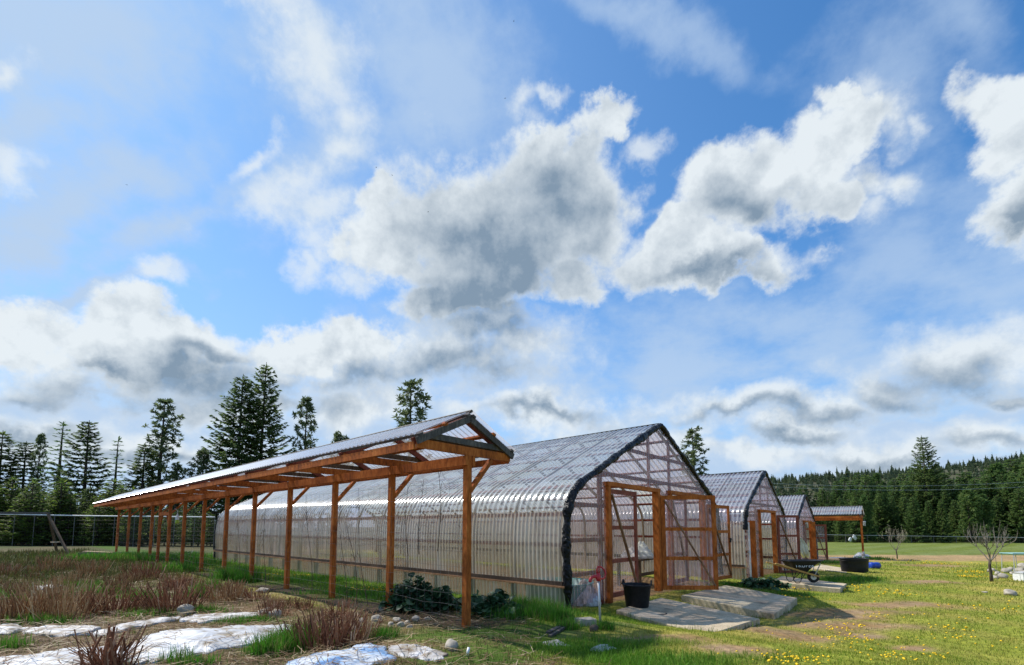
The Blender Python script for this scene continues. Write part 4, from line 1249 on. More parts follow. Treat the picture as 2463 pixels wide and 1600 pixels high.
def build_hill():
    # a long wooded ridge rising to the right, 450 to 700 m away
    xs = np.linspace(60, 1300, 90); ys = np.linspace(330, 900, 40)
    X, Y = np.meshgrid(xs, ys)
    px = CX + 1124 * X / Y
    crest = np.interp(X, [60, 250, 340, 420, 520, 640, 760, 1300], [1, 40, 58, 62, 68, 82, 98, 120])
    up = sstep(330, 590, Y)
    Z = crest * up + 2.5 * np.sin(X * 0.05) * up + 2 * np.sin(Y * 0.06 + X * 0.02) * up - 1.5
    P = np.stack([X, Y, Z], -1).reshape(-1, 3)
    ny, nx = X.shape
    i, j = np.meshgrid(np.arange(ny - 1), np.arange(nx - 1), indexing='ij')
    q = np.stack([i * nx + j, i * nx + j + 1, (i + 1) * nx + j + 1, (i + 1) * nx + j], -1).reshape(-1, 4)
    m = simple('hillside', [(0.3, (0.045, 0.05, 0.025)), (0.55, (0.075, 0.075, 0.04)), (0.8, (0.13, 0.115, 0.075))], 0.03, 0.95, 8)
    o = np_mesh('hill', P, q.ravel(), np.full(len(q), 4), m, None, True)
    tag(o, None, None, None, 'structure')
    # its far-off tree cover as one mass
    rg = np.random.default_rng(5)
    base = []
    for _ in range(9000):
        x, y = rg.uniform(80, 1000), rg.uniform(400, 720)
        pxx = CX + 1124 * x / y
        if 1650 < pxx < 2650:
            base.append((x, y))
        if len(base) >= 2600: break
    from_z = lambda x, y: float(np.interp(x, [60, 250, 340, 420, 520, 640, 760, 1300], [1, 40, 58, 62, 68, 82, 98, 120]) * sstep(330, 590, y) - 2)
    Ps, Ds, Us, Ls, Ws = [], [], [], [], []
    for x, y in base:
        h = rg.uniform(5, 15) * (1.4 if rg.random() < 0.08 else 1); r = h * rg.uniform(0.17, 0.34)
        z0 = from_z(x, y); n = 34
        f = rg.uniform(0.05, 1.0, n) ** 0.9; a = rg.uniform(0, 6.28, n)
        d = np.stack([np.cos(a), np.sin(a), rg.normal(-0.1, 0.25, n)], 1)
        Ps.append(np.stack([np.full(n, x), np.full(n, y), z0 + h * f], 1)); Ds.append(nrm(d))
        L_ = r * (1.02 - f) * rg.uniform(0.7, 1.25, n) + 0.5; Ls.append(L_); Ws.append(L_ * 0.55 + 0.3)
        Us.append(nrm(np.cross(nrm(d), np.array([[0, 0, 1.0]]) + rg.normal(0, 0.6, (n, 3)))))
        Ps.append(np.array([[x, y, z0 + h * 0.2]])); Ds.append(np.array([[0, 0, 1.0]])); Ls.append(np.array([h * 0.72])); Ws.append(np.array([r * 0.9])); Us.append(np.array([[1.0, 0, 0]]))
    V, lo, sz = tri_cloud(np.concatenate(Ps), np.concatenate(Ds), np.concatenate(Us), np.concatenate(Ls), np.concatenate(Ws))
    f = np_mesh('hill_forest', V, lo, sz, M['hill_tree'], None, False)
    tag(f, 'far conifer forest covering the ridge on the right', 'forest', None, 'stuff')


M['hill_tree'] = leafy('hill_needles', [(0.0, (0.055, 0.080, 0.045)), (0.5, (0.095, 0.130, 0.062)), (1, (0.17, 0.19, 0.095))], 0.3)
build_hill()


# ------------------------------------------------------------------ paved ramps and things standing on them
def slab(corners, th, label, name='concrete_slab'):
    """corners: four ground points with height, in order; a thick cast slab"""
    c = [Vector(p) for p in corners]
    n = 14
    top = []
    for i in range(n + 1):
        for j in range(n + 1):
            a, b = i / n, j / n
            p = c[0] * (1 - a) * (1 - b) + c[1] * a * (1 - b) + c[2] * a * b + c[3] * (1 - a) * b
            p = p + Vector((0, 0, 0.003 * math.sin(9 * a + 3) * math.sin(7 * b)))
            top.append(p)
    f = [(i * (n + 1) + j, (i + 1) * (n + 1) + j, (i + 1) * (n + 1) + j + 1, i * (n + 1) + j + 1) for i in range(n) for j in range(n)]
    rim = [i * (n + 1) for i in range(n)] + [n * (n + 1) + j for j in range(n)] + [i * (n + 1) + n for i in range(n, 0, -1)] + [j for j in range(n, 0, -1)]
    k = len(top)
    bev = [top[r] + Vector((0, 0, 0)) for r in rim]
    ctr = sum(c, Vector()) / 4
    low1 = [top[r] + (top[r] - ctr).normalized() * 0.012 - Vector((0, 0, 0.014)) for r in rim]
    low2 = [q - Vector((0, 0, th)) for q in low1]
    vs = top + low1 + low2
    m = len(rim)
    for i in range(m):
        f.append((rim[i], k + i, k + (i + 1) % m, rim[(i + 1) % m]))
        f.append((k + i, k + m + i, k + m + (i + 1) % m, k + (i + 1) % m))
    o = MB().add(vs, f)
    me = o.build(name, M['concrete'])
    bm_fix(me)
    tag(me, label, 'concrete slab', 'concrete ramps before the greenhouse doors')
    return me


def bm_fix(o):
    import bmesh
    b = bmesh.new(); b.from_mesh(o.data); bmesh.ops.recalc_face_normals(b, faces=b.faces); b.to_mesh(o.data); b.free()


def W1(u, v, z=0.0, L=L1):
    return Vector((L[0] + DG[0] * u + DL[0] * v, L[1] + DG[1] * u + DL[1] * v, z))


def on(px, py, z):
    d = ray(px, py); s = (z - CAM_H) / d[2]
    return Vector((d[0] * s, d[1] * s, z))


slab([on(1484, 1467, 0.01), on(1699, 1527, -0.17), on(1826, 1488, -0.19), on(1590, 1438, -0.01)], 0.2, 'nearest concrete slab, sloping out from the open door by the black tub')
slab([on(1640, 1432, -0.08), on(1862, 1477, -0.21), on(1916, 1438, -0.23), on(1745, 1408, -0.13)], 0.2, 'second concrete slab from the black tub, between that of the tub and the leafy plant')
slab([on(1858, 1398, -0.24), on(2020, 1416, -0.34), on(2036, 1404, -0.35), on(1880, 1386, -0.26)], 0.16, 'concrete slab that carries the wheelbarrow')
slab([on(1950, 1366, -0.28), on(2078, 1384, -0.40), on(2094, 1376, -0.41), on(1975, 1358, -0.30)], 0.14, 'farthest concrete slab, under the black oval trough')


def bucket():
    p = on(1533, 1462, -0.045)
    t = thing('tub', p, 'round black plastic tub with rope handles at the foot of the door post', 'tub')
    b = MB().lathe([(0.0, 0.012), (0.20, 0.010), (0.212, 0.03), (0.262, 0.42), (0.275, 0.425), (0.280, 0.45), (0.266, 0.452), (0.258, 0.43), (0.205, 0.04), (0.0, 0.03)], 40)
    b.build('body', M['black_plastic'], t, True)
    for a in (2.6, -0.5 + 0.2):
        c, s = math.cos(a), math.sin(a)
        pts = [(c * 0.268 - s * q * 0.07, s * 0.268 + c * q * 0.07, 0.44 + 0.075 * (1 - q * q)) for q in np.linspace(-1, 1, 9)]
        MB().tube(pts, 0.017, 8).build('handle', M['rubber'], t, True)
    l = on(1577, 1479, -0.10)
    t2 = MB().lathe([(0.0, 0.018), (0.17, 0.018), (0.185, 0.03), (0.20, 0.03), (0.21, 0.012), (0.205, 0.0), (0.0, 0.0)], 36)
    for q in range(5):
        a = q * 1.2566
        t2.beam((0.03 * math.cos(a), 0.03 * math.sin(a), 0.021), (0.16 * math.cos(a), 0.16 * math.sin(a), 0.021), 0.012, 0.008)
    o = t2.build('lid', M['black_plastic'], None, True, l)
    o.rotation_euler = (-0.06, -0.04, 0)
    tag(o, 'flat round black lid lying on the nearest concrete slab beside the tub', 'lid')


bucket()


def hydrant():
    p = G(1443, 1508)
    t = thing('yard_hydrant', p, 'red cast yard hydrant on a white standpipe before the nearest greenhouse', 'hydrant', None, R(12))
    h = 0.70
    MB().tube([(0.01, 0, -0.1), (0, 0, h * 0.5), (-0.012, 0, h)], 0.017, 12).build('standpipe', M['steel'], t, True)
    b = MB()
    b.lathe([(0.0, h - 0.02), (0.034, h - 0.015), (0.040, h + 0.02), (0.036, h + 0.06), (0.030, h + 0.09), (0.020, h + 0.10), (0.0, h + 0.102)], 14, c=(-0.012, 0, 0))
    b.tube([(-0.03, 0, h + 0.045), (-0.08, 0, h + 0.055), (-0.125, 0, h + 0.035), (-0.145, 0, h - 0.005), (-0.148, 0, h - 0.03)], [0.028, 0.026, 0.025, 0.024, 0.027], 10)
    b.build('head', M['red_paint'], t, True)
    l = MB()
    l.tube([(-0.03, 0, h + 0.08), (-0.035, 0, h + 0.16), (-0.02, 0, h + 0.20), (0.03, 0, h + 0.195), (0.09, 0, h + 0.15), (0.105, 0, h + 0.09), (0.09, 0, h + 0.03), (0.04, 0, h + 0.015), (0.0, 0, h + 0.02)], 0.0135, 8)
    l.tube([(0.0, 0, h + 0.09), (0.002, 0, h + 0.19)], 0.010, 8)
    l.build('lever', M['red_paint'], t, True)


hydrant()


def text_mesh(body, size, name, mat, parent, loc, rot):
    cu = bpy.data.curves.new(name, 'FONT'); cu.body = body; cu.size = size; cu.extrude = 0.001
    cu.align_x = 'CENTER'; cu.align_y = 'CENTER'; cu.space_character = 1.15; cu.shear = 0.15; cu.offset = 0.0015
    tmp = bpy.data.objects.new(name, cu); COL.objects.link(tmp)
    dg = bpy.context.evaluated_depsgraph_get()
    me = bpy.data.meshes.new_from_object(tmp.evaluated_get(dg))
    bpy.data.objects.remove(tmp)
    me.materials.clear(); me.materials.append(mat)
    o = bpy.data.objects.new(name, me); COL.objects.link(o); o.parent = parent
    o.location = loc; o.rotation_euler = rot
    return o


def wheelbarrow():
    wp = on(1957, 1402, -0.275)
    t = thing('wheelbarrow', wp, 'black wheelbarrow with wooden handles parked on the slab of the middle greenhouse', 'wheelbarrow', None, R(-3))
    # local: +x toward the wheel; wheel centre at x=0
    r = 0.19
    top = [(-0.90, -0.32), (-0.86, 0.32), (0.20, 0.36), (0.20, -0.36)]
    # tray as a loft: bottom, mid, rim
    rings = []
    for (x0, x1, w0, w1, z0, z1) in ((-0.62, -0.28, 0.19, 0.15, 0.36, 0.30), (-0.70, -0.18, 0.24, 0.21, 0.45, 0.42), (-0.83, 0.08, 0.33, 0.33, 0.645, 0.655), (-0.90, 0.20, 0.36, 0.37, 0.70, 0.715)):
        ring = []
        for k in range(28):
            a = 2 * math.pi * k / 28
            c, s = math.cos(a), math.sin(a)
            e = 0.42
            px = math.copysign(abs(c) ** e, c); py = math.copysign(abs(s) ** e, s)
            f = (px + 1) / 2
            ring.append((x0 + (x1 - x0) * f, py * (w0 + (w1 - w0) * f), z0 + (z1 - z0) * f))
        rings.append(ring)
    b = MB(); n = 28
    inner = [[(x * 0.985 - 0.006, y * 0.965, z + 0.012) for x, y, z in rg] for rg in rings[::-1]]
    allr = rings + inner
    vs = [p for rg in allr for p in rg]
    fs = [(i * n + k, i * n + (k + 1) % n, (i + 1) * n + (k + 1) % n, (i + 1) * n + k) for i in range(len(allr) - 1) for k in range(n)]
    fs += [tuple(range(n - 1, -1, -1)), tuple((len(allr) - 1) * n + k for k in range(n))]
    b.add(vs, fs).build('tray', M['black_plastic'], t, True)
    MB().tube(rings[-1] + [rings[-1][0]], 0.013, 6, False).build('rim', M['black_plastic'], t, True)
    for s in (-1, 1):
        h = MB()
        h.beam((0.16, s * 0.075, 0.20), (-0.55, s * 0.20, 0.40), 0.045, 0.05); h.beam((-0.55, s * 0.20, 0.40), (-1.05, s * 0.28, 0.56), 0.045, 0.05)
        h.tube([(-1.05, s * 0.28, 0.56), (-1.30, s * 0.30, 0.63)], [0.024, 0.02], 8)
        h.build('handle', M['handle'], t)
        l = MB()
        l.tube([(-0.42, s * 0.17, 0.36), (-0.50, s * 0.21, 0.10), (-0.56, s * 0.22, 0.02), (-0.66, s * 0.22, 0.015), (-0.72, s * 0.21, 0.10), (-0.78, s * 0.22, 0.45)], 0.013, 6)
        l.tube([(-0.52, s * 0.215, 0.08), (-0.30, s * 0.14, 0.33)], 0.010, 6)
        l.build('leg', M['black_plastic'], t)
        MB().beam((0.02, s * 0.06, 0.24), (0.15, s * 0.16, 0.62), 0.012, 0.03).build('tray_strut', M['steel'], t)
    wh = thing_child('wheel', t, (0.0, 0, r))
    tyre = MB()
    nT = 28
    vs = []
    for i in range(nT):
        a = 2 * math.pi * i / nT
        for k in range(10):
            q = 2 * math.pi * k / 10
            rr = r - 0.052 + 0.050 * math.cos(q)
            vs.append((rr * math.cos(a), 0.045 * math.sin(q), rr * math.sin(a)))
    fs = [(i * 10 + k, i * 10 + (k + 1) % 10, ((i + 1) % nT) * 10 + (k + 1) % 10, ((i + 1) % nT) * 10 + k) for i in range(nT) for k in range(10)]
    tyre.add(vs, fs).build('tyre', M['rubber'], wh, True)
    rim = MB()
    rim.tube([(0, -0.07, 0), (0, 0.07, 0)], 0.022, 10); rim.tube([(0, -0.03, 0), (0, 0.03, 0)], 0.095, 20)
    rim.build('rim', M['steel'], wh)
    # lettering on the side of the tray that faces the path (tray side wall slopes inward)
    text_mesh('TRUPER', 0.15, 'lettering', M['white_paint'], t, (-0.42, -0.292, 0.555), (R(90) - R(26), 0, 0))


def thing_child(name, parent, loc):
    o = bpy.data.objects.new(name, None); COL.objects.link(o); o.parent = parent; o.location = loc
    return o


M['handle'] = wood('ash_handle', (0.32, 0.17, 0.05), (0.48, 0.27, 0.08), (0.58, 0.36, 0.13))
wheelbarrow()


def trough():
    p = on(2056, 1376, -0.385)
    p = Vector((p.x, p.y, p.z))
    t = thing('stock_trough', p, 'large black oval stock trough on the farthest slab', 'trough', None, R(8))
    MB().lathe([(0.0, 0.02), (0.53, 0.0), (0.55, 0.03), (0.585, 0.30), (0.60, 0.53), (0.625, 0.545), (0.63, 0.575), (0.60, 0.58), (0.585, 0.55), (0.54, 0.06), (0.0, 0.05)], 44, 1.0, 0.62).build('shell', M['black_plastic'], t, True)
    MB().lathe([(0.602, 0.50), (0.615, 0.49), (0.607, 0.47)], 44, 1.0, 0.62).build('rim_band', M['black_plastic'], t, True)
    q = G(2103, 1368)
    b = MB()
    b.lathe([(0.0, -0.26), (0.12, -0.26), (0.145, -0.24), (0.15, -0.12), (0.156, -0.11), (0.15, -0.10), (0.15, 0.10), (0.156, 0.11), (0.15, 0.12), (0.145, 0.24), (0.12, 0.26), (0.0, 0.26)], 24)
    b.lathe([(0.0, 0.285), (0.03, 0.285), (0.03, 0.255)], 10, c=(0.07, 0, 0))
    o = b.build('barrel', M['blue_plastic'], None, True, (q.x, q.y, q.z + 0.145))
    o.rotation_euler = (0, R(90), R(12))
    tag(o, 'small blue plastic barrel lying on its side beside the black trough', 'barrel')


trough()


def crumple(name, loc, sx, sy, h, mat, label, cat, seed, rz=0.0, n=26, sharp=1.0):
    """a crumpled heap of sheet with an irregular outline"""
    rg = np.random.default_rng(seed)
    ph = rg.uniform(0, 6.28, 14)
    vs = []
    for i in range(n + 1):
        rr = i / n
        for k in range(44):
            a = 2 * math.pi * k / 44
            ed = 1 + 0.16 * math.sin(2 * a + ph[0]) + 0.12 * math.sin(3 * a + ph[1]) + 0.09 * math.sin(5 * a + ph[2])
            x, y = rr * ed * math.cos(a), rr * ed * math.sin(a)
            z = h * (1 - rr ** 1.6) * (0.7 + 0.3 * math.sin(4 * x + ph[3]) * math.cos(3 * y + ph[4]))
            z += sharp * h * 0.22 * abs(math.sin(7 * x + 4 * y + ph[5])) * (1 - rr ** 3) + sharp * h * 0.16 * abs(math.sin(11 * y - 6 * x + ph[6])) * (1 - rr ** 3)
            z += rg.normal(0, 0.02 * h) + 0.004
            vs.append((x * sx, y * sy, z))
    fs = [(i * 44 + k, (i + 1) * 44 + k, (i + 1) * 44 + (k + 1) % 44, i * 44 + (k + 1) % 44) for i in range(n) for k in range(44)]
    # skirt underneath so that the heap is closed
    base = n * 44; m = len(vs)
    vs += [(vs[base + k][0] * 0.98, vs[base + k][1] * 0.98, -0.05) for k in range(44)]
    fs += [(base + k, m + k, m + (k + 1) % 44, base + (k + 1) % 44) for k in range(44)]
    o = MB().add(vs, fs).build(name, mat, None, True, loc, rz)
    return tag(o, label, cat)


crumple('white_tarp', G(2073, 1343), 0.55, 0.45, 0.34, M['white_sheet'], 'heaped white tarp at the foot of the short shelter post', 'tarp', 3)
crumple('white_tarp', G(2022, 1342), 0.8, 0.35, 0.03, M['white_sheet'], 'thin white strip of tarp lying flat on grass behind the black trough', 'tarp', 4)


def drape(name, pts, w, mat, label, cat, seed, th=0.0):
    """a hanging cloth: a gathered sheet from a top point, with folds"""
    rg = np.random.default_rng(seed); n = len(pts); m = 17
    vs = []
    ph = rg.uniform(0, 6.28, 4)
    for i, (p, ww) in enumerate(zip(pts, w)):
        f = i / (n - 1)
        for k in range(m):
            q = k / (m - 1) * 2 - 1
            d = 0.045 * math.sin(q * 9 + ph[0] + f) * (0.4 + f) + 0.03 * math.sin(q * 17 + ph[1] + 3 * f)
            vs.append((p[0] + q * ww, p[1] + d, p[2] - 0.06 * ww * q * q + 0.03 * math.sin(5 * q + ph[2]) * f))
    fs = [(i * m + k, i * m + k + 1, (i + 1) * m + k + 1, (i + 1) * m + k) for i in range(n - 1) for k in range(m - 1)]
    o = MB().add(vs, fs).build(name, mat, None, True)
    md = o.modifiers.new('thick', 'SOLIDIFY'); md.thickness = 0.012
    return tag(o, label, cat)


a = At(1919, 1290, 24.0); b = At(1927, 1338, 23.9)
drape('hung_cloth', [(a.x, a.y, a.z), (a.x + 0.06, a.y - 0.02, a.z - 0.15), (a.x + 0.16, a.y - 0.04, a.z - 0.45), (a.x + 0.24, a.y - 0.05, a.z - 0.75), (a.x + 0.34, a.y - 0.05, b.z - 0.05)],
      [0.05, 0.16, 0.26, 0.24, 0.14], M['cloth'], 'pale cloth hanging in folds on the open door of the farthest greenhouse', 'cloth', 6)


def covered_table():
    p = W1(6.0, 1.5); z = -0.16
    t = thing('work_table', (p.x, p.y, z), 'table inside the nearest greenhouse under a bulging white cover', 'table', None, ROT)
    MB().box((0, 0, 0.72), (1.5, 0.8, 0.05)).build('tabletop', M['brown_wood'], t)
    for sx in (-1, 1):
        for sy in (-1, 1):
            MB().box((sx * 0.66, sy * 0.33, 0.33), (0.07, 0.07, 0.74)).build('leg', M['brown_wood'], t)
    MB().beam((-0.66, -0.33, 0.3), (0.66, -0.33, 0.3), 0.04, 0.09).build('rail', M['brown_wood'], t)
    crumple('white_cover', (p.x, p.y, z + 0.80), 0.62, 0.42, 0.36, M['cloth'], 'bulging white cover heaped on the table inside the nearest greenhouse', 'cover', 9, ROT)


covered_table()


def pool():
    p = W1(0.95, 0.85)
    t = MB().lathe([(0.0, 0.02), (0.62, 0.0), (0.66, 0.04), (0.72, 0.34), (0.75, 0.37), (0.74, 0.39), (0.70, 0.37), (0.64, 0.05), (0.0, 0.04)], 40)
    o = t.build('round_tub', M['teal_plastic'], None, True, (p.x, p.y, -0.02))
    tag(o, 'round teal plastic tub behind the clear skirt at the corner of the nearest greenhouse', 'tub')
    crumple('sack', (p.x + 0.5, p.y - 0.35, 0.0), 0.42, 0.3, 0.34, M['old_sheet'], 'greyish crumpled sack behind the gable sheet by the teal tub', 'sack', 13)


pool()


# ------------------------------------------------------------------ stones, boards, sheets
def stone_mesh(seed, sx, sy, sz, n=14, rough=0.10):
    rg = np.random.default_rng(seed); ph = rg.uniform(0, 6.28, 12)
    b = MB(); vs = []; m = 20
    for i in range(n + 1):
        th = math.pi * i / n
        for k in range(m):
            a = 2 * math.pi * k / m
            x, y, z = math.sin(th) * math.cos(a), math.sin(th) * math.sin(a), math.cos(th)
            r = 1 + rough * (math.sin(2.3 * x + 1.9 * y + ph[0]) + math.sin(3.1 * y - 2.2 * z + ph[1]) + 0.6 * math.sin(5.2 * z + 4.1 * x + ph[2]) + 0.4 * math.sin(8 * x + 7 * y + ph[3]))
            vs.append((x * r * sx, y * r * sy, z * r * sz))
    fs = [(i * m + k, (i + 1) * m + k, (i + 1) * m + (k + 1) % m, i * m + (k + 1) % m) for i in range(n) for k in range(m)]
    return b.add(vs, fs)


def stone(px, py, w, h, label, group=None, seed=None, mat='stone', name='stone', sq=0.8):
    """a stone whose foot is at the ground under (px,py); w,h in metres"""
    p = G(px, py)
    s = seed if seed is not None else int(px * 7 + py)
    o = stone_mesh(s, w / 2, w / 2 * sq, h * 0.62).build(name, M[mat], None, True, (p.x, p.y, p.z + h * 0.33), random.uniform(0, 6))
    return tag(o, label, 'stone', group)


stone(2432, 1432, 0.34, 0.17, 'big smooth pale boulder on the lawn by the right edge', None, 3, name='boulder', sq=0.85)
stone(2368, 1425, 0.17, 0.03, 'flat pale stone flush with the grass left of the boulder', None, 4)
stone(1086, 1562, 0.24, 0.13, 'tan rounded stone in the grass beside the torn white sheet', None, 5, sq=0.6)
stone(447, 1475, 0.26, 0.16, 'grey rounded stone before the stalk clump in the left bed', None, 6)
stone(637, 1480, 0.24, 0.14, 'pale grey stone lying among straw in the middle of the left bed', None, 7)
stone(662, 1487, 0.22, 0.15, 'whitish stone just right of the pale grey one in the left bed', None, 8)
stone(632, 1425, 0.30, 0.11, 'whitish flat stone near the post line in the left bed', None, 9)
gs = 'small stones heaped at the foot of the second post'
for i, (px, py, w) in enumerate(((905, 1494, .17), (955, 1497, .16), (965, 1508, .13), (980, 1503, .12), (1000, 1493, .15), (940, 1507, .13), (918, 1470, .12), (870, 1497, .13), (1027, 1492, .11), (985, 1512, .10))):
    stone(px, py, w, w * 0.55, 'small rounded stone in the heap at the foot of the second post', gs, 30 + i)
gr = 'stones edging the round bed by the bare tree'
for i, (px, py, w) in enumerate(((2385, 1376, .30), (2402, 1384, .26), (2422, 1378, .34), (2438, 1383, .24), (2450, 1376, .32), (2410, 1391, .3), (2460, 1382, .28), (2432, 1372, .26), (2446, 1392, .22), (2395, 1392, .2), (2462, 1368, .42), (2475, 1378, .35))):
    stone(px, py, w, w * 0.6, 'fieldstone in the low ring of stones right of the bare fruit tree', gr, 60 + i)
# squared white block and dark stump at the hydrant
p = G(1408, 1503)
b = MB().box((0, 0, 0.02), (0.28, 0.2, 0.15), 0.3)
tag(b.build('stone_block', M['stone'], None, False, (p.x, p.y, p.z)), 'pale square stone block lying in grass by the hydrant', 'stone')
stone(1428, 1519, 0.13, 0.10, 'dark rough rock just before the pale square block', None, 77, 'bark')
for i, (a_, b_, lab) in enumerate((((1318, 1527), (1358, 1508), 'upper weathered board lying on bare soil left of the hydrant'), ((1322, 1536), (1368, 1509), 'lower thin board lying on bare soil left of the hydrant'))):
    A, B = G(*a_), G(*b_)
    A.z += 0.03; B.z += 0.035
    tag(MB().beam(A, B, 0.07 - 0.025 * i, 0.03).build('board', M['grey_wood']), lab, 'board', 'boards on the bare patch')
crumple('plastic_scrap', G(1450, 1562), 0.20, 0.10, 0.05, M['cloth'], 'pale crumpled scrap of sheet lying alone on the front lawn', 'scrap', 21, 0.3, 12)
crumple('plastic_scrap', G(1335, 1551), 0.17, 0.08, 0.05, M['old_sheet'], 'greyish crumpled scrap at the lower edge of the bare patch', 'scrap', 22, -0.4, 12)
p = G(1123, 1578)
tag(MB().tube([(0, 0, 0.0), (0.02, 0.03, 0.09)], [0.02, 0.016], 8).build('marker_stick', M['white_paint'], None, True, p), 'short white stick poking out of the grass at the bottom', 'stick')


def ground_sheet(poly, label, seed, mat='white_sheet', lift=0.02, hump=0.06, name='ground_sheet', cat='ground sheet', n=26):
    """a wrinkled sheet laid over uneven soil; poly: its outline as ground points"""
    rg = np.random.default_rng(seed); ph = rg.uniform(0, 6.28, 8)
    c = sum((Vector(p) for p in poly), Vector()) / len(poly)
    ring = []
    m = len(poly); per = 10
    for i in range(m):
        a, b = Vector(poly[i]), Vector(poly[(i + 1) % m])
        for k in range(per):
            f = k / per
            p = a.lerp(b, f)
            p = p + (p - c) * (0.05 * math.sin(7 * f + i * 2 + ph[0]) + 0.04 * math.sin(17 * f + i * 3 + ph[1]))
            ring.append(p)
    K = len(ring); vs = []
    for i in range(n + 1):
        f = i / n
        for k in range(K):
            p = c.lerp(ring[k], f)
            z = gz(p.x, p.y) + lift + hump * (1 - f ** 2) * (0.6 + 0.4 * math.sin(2.1 * p.x + ph[2]) * math.sin(1.7 * p.y + ph[3]))
            z += 0.012 * math.sin(6 * p.x + 9 * p.y + ph[4]) * (1 - f ** 4) + 0.010 * abs(math.sin(15 * p.x - 7 * p.y + ph[5])) * (1 - f ** 4) + 0.008 * math.sin(23 * p.y + 5 * p.x + ph[6])
            vs.append((p.x, p.y, z))
    fs = [(i * K + k, (i + 1) * K + k, (i + 1) * K + (k + 1) % K, i * K + (k + 1) % K) for i in range(n) for k in range(K)]
    b0 = n * K; q0 = len(vs)
    vs += [(vs[b0 + k][0], vs[b0 + k][1], vs[b0 + k][2] - lift - 0.06) for k in range(K)]
    fs += [(b0 + k, q0 + k, q0 + (k + 1) % K, b0 + (k + 1) % K) for k in range(K)]
    o = MB().add(vs, fs).build(name, M[mat], None, True)
    bm_fix(o)
    return tag(o, label, cat)


SHEETS = [
    ([(330, 1545), (372, 1527), (440, 1524), (520, 1520), (600, 1512), (690, 1508), (740, 1516), (690, 1545), (600, 1553), (500, 1573), (420, 1590), (330, 1600), (300, 1580)], 'largest white ground sheet, spread across the left bed between two stalk clumps', 1, 'white_sheet', 0.10),
    ([(-40, 1590), (60, 1584), (150, 1566), (260, 1556), (330, 1560), (300, 1600), (200, 1625), (-40, 1640)], 'white ground sheet at the bottom left corner behind the nearest stalk clump', 2, 'white_sheet', 0.05),
    ([(55, 1516), (110, 1509), (190, 1508), (240, 1511), (215, 1526), (140, 1532), (60, 1526)], 'white sheet strip under twigs left of the nearest clump', 3, 'old_sheet', 0.03),
    ([(215, 1528), (300, 1503), (380, 1490), (430, 1486), (436, 1491), (330, 1511), (250, 1532)], 'narrow white sheet edge showing through straw left of the grey stone', 4, 'old_sheet', 0.02),
    ([(430, 1492), (470, 1482), (600, 1476), (650, 1478), (590, 1490), (480, 1500)], 'torn strip of dirty white sheet half buried in straw', 5, 'old_sheet', 0.02),
    ([(940, 1558), (990, 1553), (1060, 1570), (1080, 1580), (1050, 1592), (980, 1584), (930, 1572)], 'torn flaky white sheet beside the blue tarp', 6, 'old_sheet', 0.01),
    ([(-20, 1510), (30, 1506), (62, 1514), (20, 1528), (-30, 1530)], 'small piece of white sheet at the left edge of the bed', 7, 'old_sheet', 0.02),
    ([(80, 1412), (160, 1406), (150, 1414), (95, 1420)], 'faint strip of pale sheet between stalk rows far left', 8, 'old_sheet', 0.02),
]
SHEET_XY = []
for poly, lab, sd, mt, hm in SHEETS:
    pts = [G(px, py) for px, py in poly]
    SHEET_XY.append([(p.x, p.y) for p in pts])
    ground_sheet(pts, lab, sd, mt, 0.025, hm)
m, nt, N, L, B = new_mat('blue_white_tarp')
n_ = noise(nt, 3.5, 4, 0.6); r_ = ramp(nt, [(0.42, (0.60, 0.64, 0.70)), (0.52, (0.35, 0.48, 0.66)), (0.62, (0.06, 0.22, 0.50)), (0.7, (0.6, 0.64, 0.7))])
L.new(n_.outputs['Fac'], r_.inputs[0]); L.new(r_.outputs[0], B.inputs['Base Color']); B.inputs['Roughness'].default_value = 0.35
M['blue_tarp'] = m
pts = [G(px, py) for px, py in ((690, 1602), (760, 1580), (840, 1570), (880, 1556), (920, 1562), (950, 1590), (900, 1600), (850, 1625), (700, 1640))]
SHEET_XY.append([(p.x, p.y) for p in pts])
ground_sheet(pts, 'creased blue and white tarp at the bottom edge before the stalk clump', 31, 'blue_tarp', 0.03, 0.12, 'tarp', 'tarp')


